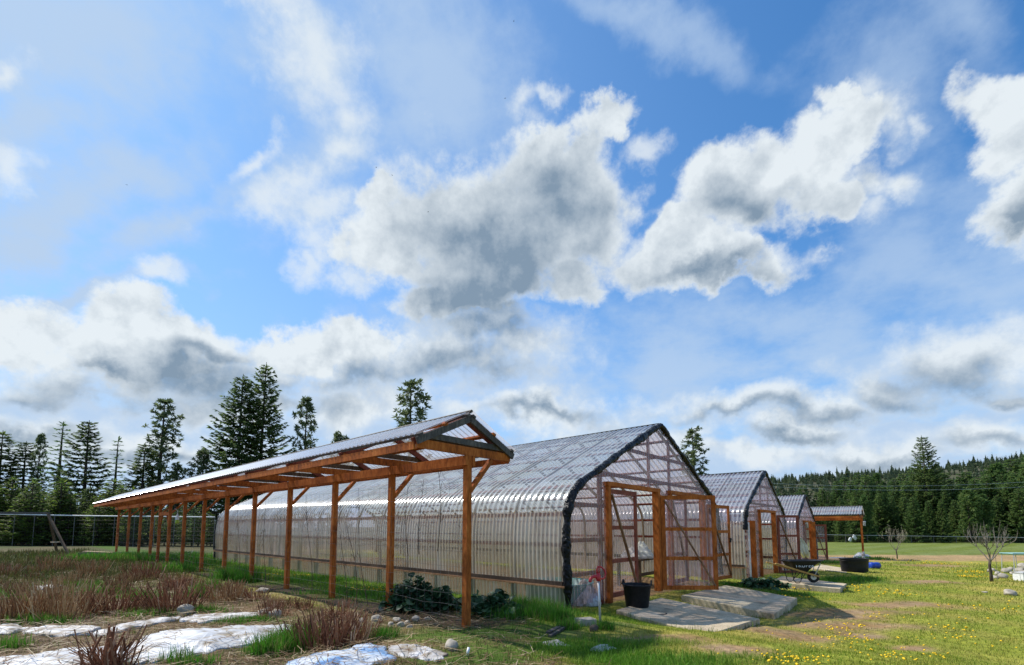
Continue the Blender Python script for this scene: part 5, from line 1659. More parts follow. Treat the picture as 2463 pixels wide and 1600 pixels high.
# ------------------------------------------------------------------ leafy plants
def leaf_grid(rg, n, c, rx, ry, h, ls):
    """n broad drooping leaves spread through a mound; returns vertices, loops, sizes"""
    V, lo, sz = [], [], []
    k = 0
    shp = np.array([[0, 0.10], [0.22, 0.62], [0.45, 0.95], [0.70, 0.85], [0.88, 0.5], [1.0, 0.04]])
    for _ in range(n):
        a = rg.uniform(0, 6.283); rr = math.sqrt(rg.random()) ; f = rg.random() ** 0.6
        lump = 0.8 + 0.25 * math.sin(3 * a + c[3]) + 0.15 * math.sin(5 * a + 2 * c[3])
        px, py = rx * rr * math.cos(a) * lump, ry * rr * math.sin(a) * lump
        top = h * math.sqrt(max(0.02, 1 - rr * rr * 0.9)) * (0.85 + 0.3 * math.sin(4 * px / rx + c[3]) * math.cos(3 * py / ry))
        z = top * (0.35 + 0.65 * f)
        o = np.array([c[0] + px, c[1] + py, c[2] + z])
        az = a + rg.normal(0, 0.7); el = rg.normal(0.35, 0.4)
        d = np.array([math.cos(az) * math.cos(el), math.sin(az) * math.cos(el), math.sin(el)])
        s = np.cross(d, [0, 0, 1.0]); s /= np.linalg.norm(s) + 1e-9
        u = np.cross(s, d)
        roll = rg.normal(0, 0.5); s = s * math.cos(roll) + u * math.sin(roll); u = np.cross(s, d)
        L_ = ls * rg.uniform(0.6, 1.35); w = L_ * rg.uniform(0.34, 0.5); droop = rg.uniform(0.2, 0.9); wav = rg.uniform(0, 6)
        for i, (t, ww) in enumerate(shp):
            m_ = o + d * (L_ * t) + np.array([0, 0, -1.0]) * (L_ * droop * t * t * 0.6)
            e = u * (0.16 * w * ww) + u * 0.12 * w * math.sin(6 * t + wav)
            V += [m_ - s * (w * ww) + e, m_, m_ + s * (w * ww) + e * 0.8]
        for i in range(5):
            b = k + i * 3
            lo += [b, b + 1, b + 4, b + 3, b + 1, b + 2, b + 5, b + 4]; sz += [4, 4]
        k += 18
    return np.array(V), lo, sz


def leafy_plant(px, py, mounds, label, seed):
    """mounds: (dx, dy, rx, ry, h, leaves) in metres around the ground point"""
    p = G(px, py)
    t = thing('leafy_plant', p, label, 'plant', 'dark leafy clumps')
    rg = np.random.default_rng(seed)
    Vs, los, szs = [], [], []; off = 0
    st = MB()
    for dx, dy, rx, ry, h, n in mounds:
        V, lo, sz = leaf_grid(rg, n, (dx, dy, 0.0, rg.uniform(0, 6)), rx, ry, h, 0.15)
        Vs.append(V); los.append(np.array(lo) + off); szs += sz; off += len(V)
        for _ in range(int(n / 14)):
            a = rg.uniform(0, 6.28); q = rg.uniform(0.1, 0.75)
            st.tube([(dx + 0.1 * rx * math.cos(a), dy + 0.1 * ry * math.sin(a), -0.03), (dx + q * rx * math.cos(a), dy + q * ry * math.sin(a), h * 0.75)], 0.008, 5)
    np_mesh('leaves', np.concatenate(Vs), np.concatenate(los), szs, M['kale'], None, True, t)
    st.build('stems', M['stalk_tan'], t)
    return t


def build_plants():
    leafy_plant(1005, 1466, [(-0.12, 0.1, 0.36, 0.34, 0.62, 260), (0.30, 0.15, 0.36, 0.34, 0.50, 240), (0.02, -0.12, 0.44, 0.30, 0.36, 200), (0.62, 0.0, 0.24, 0.22, 0.24, 90), (-0.38, 0.0, 0.24, 0.24, 0.42, 110)],
                'wide dark green leafy plant between the two nearest shelter posts', 3)
    leafy_plant(1182, 1481, [(-0.02, 0.05, 0.30, 0.30, 0.46, 220), (0.20, -0.05, 0.28, 0.26, 0.30, 130), (-0.20, -0.1, 0.24, 0.24, 0.26, 100)],
                'dark green leafy plant just right of the nearest shelter post', 4)
    leafy_plant(1832, 1414, [(-0.1, 0.05, 0.42, 0.32, 0.34, 190), (0.35, -0.1, 0.36, 0.3, 0.26, 150), (-0.35, -0.1, 0.3, 0.28, 0.2, 90)],
                'spreading leafy plant on the lawn before the middle greenhouse door', 5)
    leafy_plant(462, 1338, [(0, 0, 0.7, 0.5, 0.24, 130)], 'low leafy patch far along the shelter under the hanging bottle', 6)


build_plants()


# ------------------------------------------------------------------ clumps of cut stalks
def stalk_clump_mesh(seed, r, h, n, fan, thick, dry=60):
    rg = np.random.default_rng(seed)
    b = MB()
    for i in range(n):
        a = rg.uniform(0, 6.28); q = math.sqrt(rg.random()) * r
        x, y = q * math.cos(a), q * math.sin(a)
        ln = h * rg.uniform(0.55, 1.12); t = fan * q / r + rg.normal(0, 0.10)
        a2 = a + rg.normal(0, 0.5)
        dx, dy = math.cos(a2) * math.sin(t), math.sin(a2) * math.sin(t)
        rr = thick * rg.uniform(0.6, 1.25)
        k = rg.normal(0, 0.03, 2)
        b.tube([(x, y, -0.03), (x + dx * ln * 0.5 + k[0], y + dy * ln * 0.5 + k[1], ln * 0.5 * math.cos(t)), (x + dx * ln, y + dy * ln, ln * math.cos(t))], [rr * 1.15, rr, rr * 0.9], 5)
    for i in range(dry):
        a = rg.uniform(0, 6.28); q = rg.uniform(0.2, 1.25) * r; a2 = rg.uniform(0, 6.28); ln = rg.uniform(0.12, 0.4)
        z = rg.uniform(0.0, 0.07)
        x, y = q * math.cos(a), q * math.sin(a)
        b.tube([(x, y, z), (x + math.cos(a2) * ln * 0.5, y + math.sin(a2) * ln * 0.5, z + rg.uniform(0, 0.09)), (x + math.cos(a2) * ln, y + math.sin(a2) * ln, z + rg.uniform(-0.03, 0.06))], 0.0028, 3, False)
    return b


def build_clumps():
    kinds = []
    for i, (r, h, n, fan, th, mt) in enumerate(((0.30, 0.50, 120, 0.45, 0.0062, 'stalk'), (0.36, 0.46, 150, 0.5, 0.0055, 'stalk'), (0.28, 0.42, 100, 0.35, 0.006, 'stalk_tan'), (0.40, 0.50, 170, 0.5, 0.005, 'stalk_tan'), (0.22, 0.34, 70, 0.5, 0.0045, 'stalk'))):
        kinds.append((stalk_clump_mesh(100 + i, r, h, n, fan, th), mt))
    made = {}

    def put(k, px, py, sc, label, group=None):
        p = G(px, py)
        if k not in made:
            o = kinds[k][0].build('stalk_clump', M[kinds[k][1]], None)
            made[k] = o
        else:
            o = made[k].copy(); COL.objects.link(o)
        o.location = (p.x, p.y, p.z - 0.02); o.rotation_euler = (0, 0, random.uniform(0, 6.28)); o.scale = (sc, sc, sc * random.uniform(0.9, 1.1))
        tag(o, label, 'dead clump', group)

    gname = 'clumps of cut stalks in the left bed'
    # the nearest one has thick old canes
    p = G(262, 1612)
    b = stalk_clump_mesh(200, 0.20, 0.42, 34, 0.35, 0.010, 30)
    rg = np.random.default_rng(4)
    for i in range(70):
        a = rg.uniform(0, 6.28); ln = rg.uniform(0.25, 0.55); t = rg.uniform(0.35, 1.15)
        b.tube([(0.05 * math.cos(a), 0.05 * math.sin(a), 0.02), (0.05 * math.cos(a) + math.cos(a) * math.sin(t) * ln * 0.5, 0.05 * math.sin(a) + math.sin(a) * math.sin(t) * ln * 0.5, ln * 0.5 * math.cos(t) + 0.03), (math.cos(a) * math.sin(t) * ln, math.sin(a) * math.sin(t) * ln, ln * math.cos(t))], 0.0032, 4)
    tag(b.build('stalk_clump', M['stalk'], None, False, p), 'nearest clump of thick dark canes, cut off by the bottom edge of the picture', 'dead clump', gname)
    put(1, 272, 1474, 1.02, 'reddish clump of cut stalks left of the grey stone', gname)
    put(0, 424, 1470, 1.15, 'dense reddish clump of cut stalks right behind the grey stone', gname)
    put(3, 150, 1490, 1.15, 'widest tan clump of stalks in the middle of the left bed', gname)
    put(3, 85, 1482, 0.95, 'tan stalk clump between the widest one and the left edge', gname)
    put(2, 30, 1496, 1.1, 'tan stalk clump at the left edge above the small white sheet', gname)
    put(0, 783, 1556, 1.0, 'upright brown stalk clump before the blue and white tarp', gname)
    put(1, 835, 1546, 0.9, 'brown stalk clump behind the blue tarp, right of the upright one', gname)
    put(4, 725, 1540, 0.95, 'small thin stalk clump at the end of the largest white sheet', gname)
    put(4, 655, 1486, 1.0, 'few thin red stalks standing by the whitish stones', gname)
    put(2, 540, 1446, 1.0, 'loose tan tuft of stalks right of the dense reddish clump', gname)
    put(2, 132, 1372, 1.35, 'lone tan stalk clump at the foot of the swing frame', gname)
    put(2, 222, 1385, 1.2, 'tan stalk clump far back near the bright grass', gname)
    put(1, 345, 1395, 1.1, 'brown stalk clump behind the reddish ones near the bright grass', gname)
    lab = 'brown clump of cut stalks in the crowded back rows of the left bed'
    for i in range(17):
        px = random.uniform(-60, 430); py = random.uniform(1372, 1470)
        if px > 300 and py < 1395: px -= 260
        put(random.choice([1, 2, 3, 4, 2, 4]), px, py, random.uniform(0.6, 1.0), lab, gname + ', back rows')
    lab2 = 'small dry stalk tuft along the bare strip under the shelter posts'
    for i in range(10):
        put(4, 470 + i * 38 + random.uniform(-14, 14), 1408 + i * 9 + random.uniform(-6, 10), random.uniform(0.6, 0.9), lab2, 'dry tufts on the bare strip')


build_clumps()


# ------------------------------------------------------------------ grass, straw and flowers
def in_poly(x, y, poly):
    c = np.zeros_like(x, bool); n = len(poly); j = n - 1
    for i in range(n):
        xi, yi = poly[i]; xj, yj = poly[j]
        hit = ((yi > y) != (yj > y)) & (x < (xj - xi) * (y - yi) / ((yj - yi) or 1e-9) + xi)
        c ^= hit; j = i
    return c


SLABS = [[(v.co.x, v.co.y) for v in (o.data.vertices[0], o.data.vertices[14 * 15], o.data.vertices[14 * 15 + 14], o.data.vertices[14])] for o in COL.objects if o.name.startswith('concrete_slab')]


def clear_of(x, y, sheets=True):
    ok = ~in_house(x, y, -0.02)
    for s in SLABS: ok &= ~in_poly(x, y, s)
    if sheets:
        for s in SHEET_XY: ok &= ~in_poly(x, y, s)
    return ok


def blades(x, y, h, w, cols, name, label, lean=0.5, mat='blade', z0=-0.01):
    n = len(x)
    rg = np.random.default_rng(n)
    z = ground_z(x, y) + z0
    a = rg.uniform(0, 6.283, n); ln = np.abs(rg.normal(0, lean, n)); b = rg.uniform(0, 6.283, n)
    sx, sy = np.cos(a) * w / 2, np.sin(a) * w / 2
    dx, dy = np.cos(b) * np.sin(ln), np.sin(b) * np.sin(ln); dz = np.cos(ln)
    mid = 0.55
    V = np.empty((n, 5, 3))
    V[:, 0] = np.stack([x - sx, y - sy, z], 1); V[:, 1] = np.stack([x + sx, y + sy, z], 1)
    mx, my, mz = x + dx * h * mid * 0.7, y + dy * h * mid * 0.7, z + h * mid * (0.4 + 0.6 * dz)
    V[:, 2] = np.stack([mx + sx * 0.75, my + sy * 0.75, mz], 1); V[:, 3] = np.stack([mx - sx * 0.75, my - sy * 0.75, mz], 1)
    V[:, 4] = np.stack([x + dx * h * 1.1, y + dy * h * 1.1, z + h * np.maximum(dz, 0.12)], 1)
    k = np.arange(n)[:, None] * 5
    loops = np.concatenate([k + np.array([[0, 1, 2, 3]]), k + np.array([[3, 2, 4]])], 1).ravel()
    sizes = np.tile([4, 3], n)
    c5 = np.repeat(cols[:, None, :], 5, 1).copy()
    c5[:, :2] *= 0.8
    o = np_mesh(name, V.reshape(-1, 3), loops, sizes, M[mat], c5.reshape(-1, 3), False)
    return tag(o, label, None, None, 'stuff')


def scatter(n, r0, r1, a0=-52, a1=52, p=1.0):
    r = np.exp(rng.uniform(math.log(r0), math.log(r1), n)); a = np.radians(rng.uniform(a0, a1, n))
    return r * np.sin(a), r * np.cos(a)


def build_grass():
    # mown lawn on the right and in front of the doors
    x, y = scatter(330000, 4.6, 34)
    t, v, t2, bed, bare, lush = zones(x, y)
    right = sstep(1.0, 4.0, t - 12)
    keep = clear_of(x, y) & (bed < 0.35 + 0.3 * rng.random(len(x))) & (rng.random(len(x)) > bare * 0.97) & (y < 25.5 + 12 * (right < 0.5)) & ((t2 > -0.4) | (y < 9))
    keep &= ~((v > 20) & (t < 10))
    keep &= ~((np.abs(t2) < 0.55) & (rng.random(len(x)) < 0.75) & (y > 8.3))
    x, y, lush, bare = x[keep], y[keep], lush[keep], bare[keep]
    r = np.hypot(x, y); n = len(x)
    nn = hsh(x, y, 1.0); n2 = hsh(x + 9, y - 4, 3.1)
    # thinner where the turf is worn
    dryf = np.clip(0.46 + 0.36 * nn + 0.28 * n2 + rng.normal(0, 0.22, n) - 0.55 * lush, 0, 1)[:, None]
    g = np.array([[0.16, 0.265, 0.018]]); d = np.array([[0.43, 0.375, 0.080]])
    cols = (g * (1 - dryf) + d * dryf) * rng.uniform(0.65, 1.3, (n, 1))
    cols = cols * (1 - 0.7 * lush[:, None]) + np.array([[0.085, 0.24, 0.020]]) * rng.uniform(0.6, 1.35, (n, 1)) * 0.7 * lush[:, None]
    far = np.maximum(1, r / 9)
    h = rng.uniform(0.022, 0.060, n) * (1 + 1.3 * lush) * far ** 0.5
    w = rng.uniform(0.0035, 0.007, n) * far * 1.25
    blades(x, y, h, w, cols, 'lawn_grass', 'short yellowish green lawn grass', 0.65)

    # tall lush grass in patches
    TUFT = [(1230, 1488, 0.45, 0.22, 700, .22), (1300, 1482, 0.5, 0.25, 1000, .24), (1345, 1492, 0.28, 0.2, 700, .24), (1365, 1512, 0.18, 0.12, 350, .18), (1285, 1468, 0.5, 0.2, 700, .26), (1455, 1515, 0.17, 0.1, 350, .16), (1470, 1442, 0.16, 0.12, 260, .26),
            (1240, 1462, 0.3, 0.15, 350, .26), (680, 1562, 0.34, 0.22, 900, .26), (720, 1545, 0.25, 0.2, 600, .28), (640, 1575, 0.22, 0.14, 400, .24), (605, 1495, 0.45, 0.15, 600, .12), (480, 1440, 0.3, 0.2, 400, .3), (510, 1420, 0.3, 0.2, 300, .3),
            (570, 1390, 0.6, 0.35, 900, .38), (545, 1396, 0.4, 0.3, 500, .36), (600, 1400, 0.4, 0.3, 500, .36), (910, 1540, 0.16, 0.1, 350, .17), (930, 1530, 0.2, 0.12, 250, .15), (410, 1590, 0.25, 0.12, 260, .2), (20, 1560, 0.25, 0.2, 300, .18), (470, 1600, 0.3, 0.1, 260, .14),
            (260, 1350, 2.2, 0.6, 1600, .40), (330, 1345, 2.4, 0.7, 1700, .36), (400, 1350, 1.5, 0.6, 1100, .34), (450, 1345, 1.6, 0.8, 1200, .34), (485, 1360, 1.2, 0.6, 700, .3), (420, 1375, 1.0, 0.5, 700, .34), (770, 1395, 1.6, 0.5, 1500, .16), (880, 1420, 1.4, 0.5, 1500, .14), (950, 1440, 1.2, 0.4, 900, .13), (830, 1430, 1.2, 0.3, 900, .12),
            (1760, 1408, 0.8, 0.3, 700, .13), (1880, 1432, 1.0, 0.35, 900, .10), (2000, 1395, 1.6, 0.35, 1100, .12), (2045, 1392, 1.2, 0.3, 700, .12), (1990, 1355, 1.2, 0.6, 600, .18), (2100, 1346, 1.2, 0.5, 500, .2)]
    TUFT += [(90, 1448, 0.7, 0.3, 420, .2), (240, 1428, 0.8, 0.3, 500, .2), (335, 1440, 0.6, 0.3, 420, .2), (490, 1470, 0.5, 0.2, 320, .14), (60, 1502, 0.5, 0.2, 320, .18), (15, 1440, 0.7, 0.3, 360, .2), (180, 1412, 1.0, 0.4, 500, .2), (350, 1482, 0.5, 0.2, 300, .15), (560, 1500, 0.4, 0.2, 260, .12), (120, 1500, 0.5, 0.15, 260, .16), (850, 1530, 0.3, 0.15, 220, .14)]
    X, Y, Hh, Ww, Cc = [], [], [], [], []
    for px, py, rx, ry, n, hh in TUFT:
        p = G(px, py); n = int(n * 1.3)
        q = rng.normal(0, 0.45, (n, 2))
        X.append(p.x + q[:, 0] * rx); Y.append(p.y + q[:, 1] * ry)
        dist = p.length / 8
        Hh.append(hh * rng.uniform(0.4, 1.25, n)); Ww.append(rng.uniform(0.005, 0.009, n) * max(1, dist * 0.9))
        c = np.array([[0.075, 0.225, 0.018]]) * rng.uniform(0.55, 1.5, (n, 1)); m = rng.random(n) < 0.16
        c[m] = np.array([[0.28, 0.26, 0.09]]) * rng.uniform(0.6, 1.1, (m.sum(), 1)); Cc.append(c)
    for poly_ in SLABS:
        for i in range(4):
            A, B = np.array(poly_[i]), np.array(poly_[(i + 1) % 4])
            n = int(np.linalg.norm(B - A) * 75)
            f = rng.random(n) ** 1.0; keep_ = (np.sin(f * 17 + i) + np.sin(f * 41 + 2 * i)) > -0.5
            f = f[keep_]; n = len(f)
            q = A[None, :] + (B - A)[None, :] * f[:, None] + rng.normal(0, 0.035, (n, 2))
            X.append(q[:, 0]); Y.append(q[:, 1]); Hh.append(rng.uniform(0.04, 0.15, n)); Ww.append(rng.uniform(0.005, 0.009, n))
            Cc.append(np.array([[0.10, 0.19, 0.022]]) * rng.uniform(0.5, 1.4, (n, 1)))
    X, Y, Hh, Ww, Cc = map(np.concatenate, (X, Y, Hh, Ww, Cc))
    ok = clear_of(X, Y)
    blades(X[ok], Y[ok], Hh[ok], Ww[ok], Cc[ok], 'tall_grass', 'bright green uncut grass in tufts', 0.42)

    # rough dry grass in the left bed and the clearing behind
    x, y = scatter(190000, 4.6, 40, -52, 6)
    t, v, t2, bed, bare, lush = zones(x, y)
    ridge_s = (x - SH[0]) * DL[0] + (y - SH[1]) * DL[1]
    keep = clear_of(x, y) & ((bed > rng.random(len(x))) | (t2 < -0.6)) & ((t2 < 1.6) | (v > 20))
    x, y, lush, t2 = x[keep], y[keep], lush[keep], t2[keep]
    r = np.hypot(x, y); n = len(x)
    patch = np.clip(0.62 + 0.55 * hsh(x, y, 0.8) + 0.3 * hsh(x, y, 2.7) + rng.normal(0, 0.18, n) + 0.5 * lush, 0, 1)[:, None]
    dry = np.array([[0.28, 0.20, 0.09]]); grn = np.array([[0.11, 0.18, 0.028]])
    cols = (dry * (1 - patch) + grn * patch) * rng.uniform(0.5, 1.4, (n, 1))
    red = rng.random(n) < 0.10; cols[red] = np.array([[0.14, 0.065, 0.035]]) * rng.uniform(0.6, 1.3, (red.sum(), 1))
    back = sstep(12, 20, r)
    cols = cols * (1 - 0.5 * back[:, None])
    h = rng.uniform(0.03, 0.13, n) * (1 + 1.6 * back); w = rng.uniform(0.0035, 0.007, n) * np.maximum(1, r / 9) * 1.2
    sel = rng.random(n) < (0.24 + 0.76 * back)
    blades(x[sel], y[sel], h[sel], w[sel], cols[sel], 'rough_grass', 'dry and greenish rough grass of the left bed and clearing', 0.55)

    # straw and broken stalks lying flat
    n = 17000
    x, y = scatter(n, 4.6, 22, -50, 14)
    t, v, t2, bed, bare, lush = zones(x, y)
    keep = ~in_house(x, y) & (bed > 0.3) & (rng.random(n) < 0.9 - 0.6 * lush)
    on_sheet = np.zeros(n, bool)
    for s in SHEET_XY: on_sheet |= in_poly(x, y, s)
    keep &= ~(on_sheet & (rng.random(n) < 0.35))
    x, y = x[keep], y[keep]; n = len(x)
    a = rng.uniform(0, 6.28, n); L_ = rng.uniform(0.06, 0.34, n); wd = rng.uniform(0.002, 0.0045, n) * np.maximum(1, np.hypot(x, y) / 9)
    z = ground_z(x, y) + rng.uniform(0.015, 0.05, n) + 0.07 * on_sheet[keep]
    dx, dy = np.cos(a) * L_, np.sin(a) * L_; sx, sy = -np.sin(a) * wd, np.cos(a) * wd
    tz = rng.normal(0, 0.025, n)
    V = np.stack([np.stack([x - sx, y - sy, z], 1), np.stack([x + sx, y + sy, z], 1), np.stack([x + dx + sx, y + dy + sy, z + tz], 1), np.stack([x + dx - sx, y + dy - sy, z + tz], 1),
                  np.stack([x + dx / 2, y + dy / 2, z + tz / 2 + wd * 1.2], 1)], 1)
    k = np.arange(n)[:, None] * 5
    lo = np.concatenate([k + np.array([[0, 1, 4]]), k + np.array([[1, 2, 4]]), k + np.array([[2, 3, 4]]), k + np.array([[3, 0, 4]])], 1).ravel()
    pal = np.array([[0.36, 0.26, 0.14], [0.24, 0.15, 0.08], [0.13, 0.07, 0.04], [0.46, 0.38, 0.25], [0.18, 0.10, 0.055]])
    cols = pal[rng.integers(0, 5, n)] * rng.uniform(0.7, 1.2, (n, 1))
    o = np_mesh('straw', V.reshape(-1, 3), lo, np.full(n * 4, 3), M['blade'], np.repeat(cols, 5, 0), False)
    tag(o, 'dead stems and straw lying flat in the left bed', None, None, 'stuff')

    # dandelions
    SPOT = [(1900, 1590, 0.5, 0.25, 26), (2040, 1545, 0.5, 0.3, 22), (2010, 1518, 0.5, 0.3, 22), (2060, 1510, 0.3, 0.2, 10), (2100, 1545, 0.8, 0.3, 12), (2150, 1590, 0.4, 0.2, 14), (2230, 1585, 0.5, 0.2, 14), (2300, 1540, 0.6, 0.3, 14), (2280, 1518, 0.5, 0.3, 12), (2020, 1422, 0.9, 0.4, 26), (2060, 1415, 0.9, 0.4, 20),
            (1960, 1412, 0.8, 0.3, 20), (1940, 1420, 0.8, 0.3, 20), (2140, 1425, 0.6, 0.4, 14), (2160, 1432, 0.6, 0.4, 14), (2340, 1378, 1.0, 0.7, 60), (2345, 1390, 0.8, 0.4, 40), (2190, 1350, 1.6, 0.8, 40), (2270, 1358, 1.8, 0.8, 50), (2110, 1486, 0.3, 0.2, 6), (1960, 1500, 0.2, 0.2, 4), (2400, 1470, 1.2, 0.6, 12), (1905, 1440, 0.8, 0.3, 16),
            (905, 1420, 0.7, 0.25, 40), (880, 1425, 0.6, 0.2, 30), (670, 1385, 1.2, 0.2, 22), (1930, 1595, 0.4, 0.15, 12), (1870, 1600, 0.3, 0.1, 10), (2440, 1560, 0.7, 0.3, 5), (2200, 1480, 2.2, 1.2, 9), (2250, 1440, 2.5, 1.2, 10), (2000, 1560, 1.5, 0.6, 22)]
    X, Y = [], []
    for px, py, rx, ry, n in SPOT:
        p = G(px, py); q = rng.normal(0, 0.5, (int(n * 1.2), 2)); X.append(p.x + q[:, 0] * rx); Y.append(p.y + q[:, 1] * ry)
    x, y = np.concatenate(X), np.concatenate(Y)
    ok = clear_of(x, y); x, y = x[ok], y[ok]
    r = np.hypot(x, y); n = len(x)
    z = ground_z(x, y) + rng.uniform(0.035, 0.075, n); rad = rng.uniform(0.012, 0.021, n) * np.clip(r / 9, 1, 1.6)
    V = []; lo = []; k = 0; sz = []
    for i in range(n):
        tx, ty = rng.normal(0, 0.25, 2)
        c = np.array([x[i], y[i], z[i]])
        V.append(c + [0, 0, rad[i] * 0.55]); V.append(c - [0, 0, rad[i] * 0.5])
        for q in range(7):
            a = q * 0.8976
            ox, oy = rad[i] * math.cos(a), rad[i] * math.sin(a)
            V.append(c + [ox, oy, tx * ox + ty * oy])
        for q in range(7):
            lo += [k, k + 2 + q, k + 2 + (q + 1) % 7, k + 1, k + 2 + (q + 1) % 7, k + 2 + q]; sz += [3, 3]
        k += 9
    o = np_mesh('dandelions', np.array(V), lo, sz, M['petal'], None, False)
    tag(o, 'yellow dandelion flowers dotted over the grass', None, None, 'stuff')


build_grass()


# ------------------------------------------------------------------ fences, frames, wires and small things
def build_fences():
    # tall deer fence behind the left clearing
    t = thing('deer_fence', (-30, 37.5, 0), 'tall wire fence with a white top rail across the back of the left clearing', 'fence')
    a, b = At(-60, 1236, 37.5), At(517, 1244, 37.5)
    off = Vector((-30, 37.5, 0))
    MB().tube([a - off, (a + b) / 2 - off + Vector((0, 0, -0.04)), b - off], 0.045, 8).build('top_rail', M['white_paint'], t)
    n = 12
    for i in range(n + 1):
        p = a.lerp(b, i / n)
        MB().tube([(p.x - off.x, 0, gz(p.x, 37.5) - 0.2), (p.x - off.x, 0, p.z)], 0.022, 6).build('post', M['wire'], t)
    w = MB()
    for z in np.arange(0.25, 2.4, 0.3):
        w.tube([(a.x - off.x, 0, z), (b.x - off.x, 0, z)], 0.006, 3, False)
    for i in range(90):
        p = a.lerp(b, i / 89)
        w.tube([(p.x - off.x, 0.01, 0.0), (p.x - off.x, 0.01, p.z)], 0.002, 3, False)
    w.build('wire_mesh', M['wire'], t)
    # chain-link fence along the right-hand field
    Y0 = 57.0
    t = thing('field_fence', (40, Y0, 0), 'low wire fence with a thin top rail along the far edge of the right-hand field', 'fence')
    a, b = At(1880, 1285, Y0 + 1.5), At(2520, 1294, Y0 - 1.5)
    off = Vector((40, Y0, 0))
    MB().tube([a - off, b - off], 0.028, 6).build('top_rail', M['steel'], t)
    n = 12
    for i in range(n + 1):
        p = a.lerp(b, i / n); g = gz(p.x, p.y)
        MB().tube([(p.x - off.x, p.y - off.y, g - 0.2), (p.x - off.x, p.y - off.y, p.z)], 0.03, 6).build('post', M['wire'], t)
    w = MB()
    for f in (0.25, 0.5, 0.75):
        w.tube([(a.x - off.x, a.y - off.y, -0.42 + f * (a.z + 0.42)), (b.x - off.x, b.y - off.y, -0.42 + f * (b.z + 0.42))], 0.006, 3, False)
    for i in range(140):
        p = a.lerp(b, i / 139)
        w.tube([(p.x - off.x, p.y - off.y, -0.45), (p.x - off.x, p.y - off.y, p.z)], 0.002, 3, False)
    w.build('wire_mesh', M['wire'], t)
    for px, py, s, lab, sd in ((2046, 1297, 0.16, 'left of two white plastic bags tied to the field fence', 1), (2056, 1293, 0.19, 'right and larger of two white plastic bags tied to the field fence', 2)):
        p = At(px, py, Y0 + 0.9)
        tag(stone_mesh(sd, s * 1.15, s * 0.5, s * 1.35, 16, 0.24).build('plastic_bag', M['white_paint'], None, True, p), lab, 'bag')
    # overhead wires in front of the wood
    for i, (ya, yb, lab) in enumerate(((1163, 1155, 'upper of two thin overhead wires crossing the wood'), (1171, 1167, 'lower of two thin overhead wires crossing the wood'))):
        A, B = At(1860, ya, 57.5), At(2540, yb, 55)
        m = [A.lerp(B, f / 12) + Vector((0, 0, -0.5 * (1 - (2 * f / 12 - 1) ** 2))) for f in range(13)]
        tag(MB().tube(m, 0.014, 4).build('overhead_wire', M['steel'], None), lab, 'wire', 'overhead wires')


build_fences()


def build_swing():
    Y = 27.0
    ap = At(114, 1234, Y)
    g = gz(ap.x, Y)
    t = thing('swing_frame', (ap.x, Y, g), 'old timber swing frame with a dark top beam running out at the left edge', 'swing frame')
    h = ap.z - g
    def rel(px, py, dy=0): 
        p = At(px, py, Y + dy); return Vector((p.x - ap.x, dy, p.z - g))
    MB().beam((0.12, 0, h - 0.02), (-4.4, 0.3, h + 0.02), 0.10, 0.13).build('top_beam', M['grey_wood'], t)
    MB().beam((0, 0, h), rel(166, 1336, -0.9), 0.09, 0.10, (0, 1, 0)).build('leg', M['brown_wood'], t)
    MB().beam((0.02, 0.04, h), rel(138, 1333, 0.9), 0.09, 0.10, (0, 1, 0)).build('leg', M['brown_wood'], t)
    A, B = rel(127, 1304, 0.55), rel(147, 1304, -0.45)
    MB().beam(A, B, 0.22, 0.06).build('crosspiece', M['pale_wood'], t)
    # hanging bottle trap by the shelter
    p = At(427, 1238, 17.6)
    t = thing('hanging_bottle', (p.x, p.y, p.z), 'small clear bottle with yellow-green liquid hanging from a hook at the shelter', 'bottle')
    MB().lathe([(0.0, -0.34), (0.055, -0.34), (0.066, -0.30), (0.062, -0.20), (0.0, -0.20)], 14).build('liquid', M['lime'], t, True)
    MB().lathe([(0.062, -0.198), (0.060, -0.10), (0.045, -0.05), (0.02, -0.02), (0.02, 0.02), (0.0, 0.025)], 14).build('bottle_top', M['white_paint'], t, True)
    MB().tube([(0, 0, 0.02), (0.005, 0, 0.10), (-0.02, 0, 0.17), (-0.12, 0, 0.22)], 0.008, 5).build('hook', M['steel'], t)
    # grey shallow tray in the grass at the end of the shelter
    p = G(250, 1344)
    t = thing('weathered_tray', (p.x, p.y, p.z + 0.12), 'shallow grey weathered tray lying in the grass at the far end of the shelter', 'tray', None, R(-6))
    b = MB()
    b.box((0, 0, 0.03), (2.0, 0.8, 0.05))
    for s in (-1, 1):
        b.beam((-1.02, s * 0.41, 0.10), (1.02, s * 0.41, 0.08), 0.04, 0.16); b.beam((s * 1.0, -0.39, 0.09), (s * 1.0, 0.39, 0.09), 0.04, 0.15)
    b.build('frame', M['grey_wood'], t)
    MB().beam((-0.95, -0.1, 0.22), (0.35, 0.05, 0.16), 0.3, 0.05).build('slab_board', M['pale_wood'], t)


M['lime'] = simple('lime_liquid', [(0.3, (0.30, 0.42, 0.03)), (0.7, (0.42, 0.55, 0.06))], 6, 0.3)
build_swing()


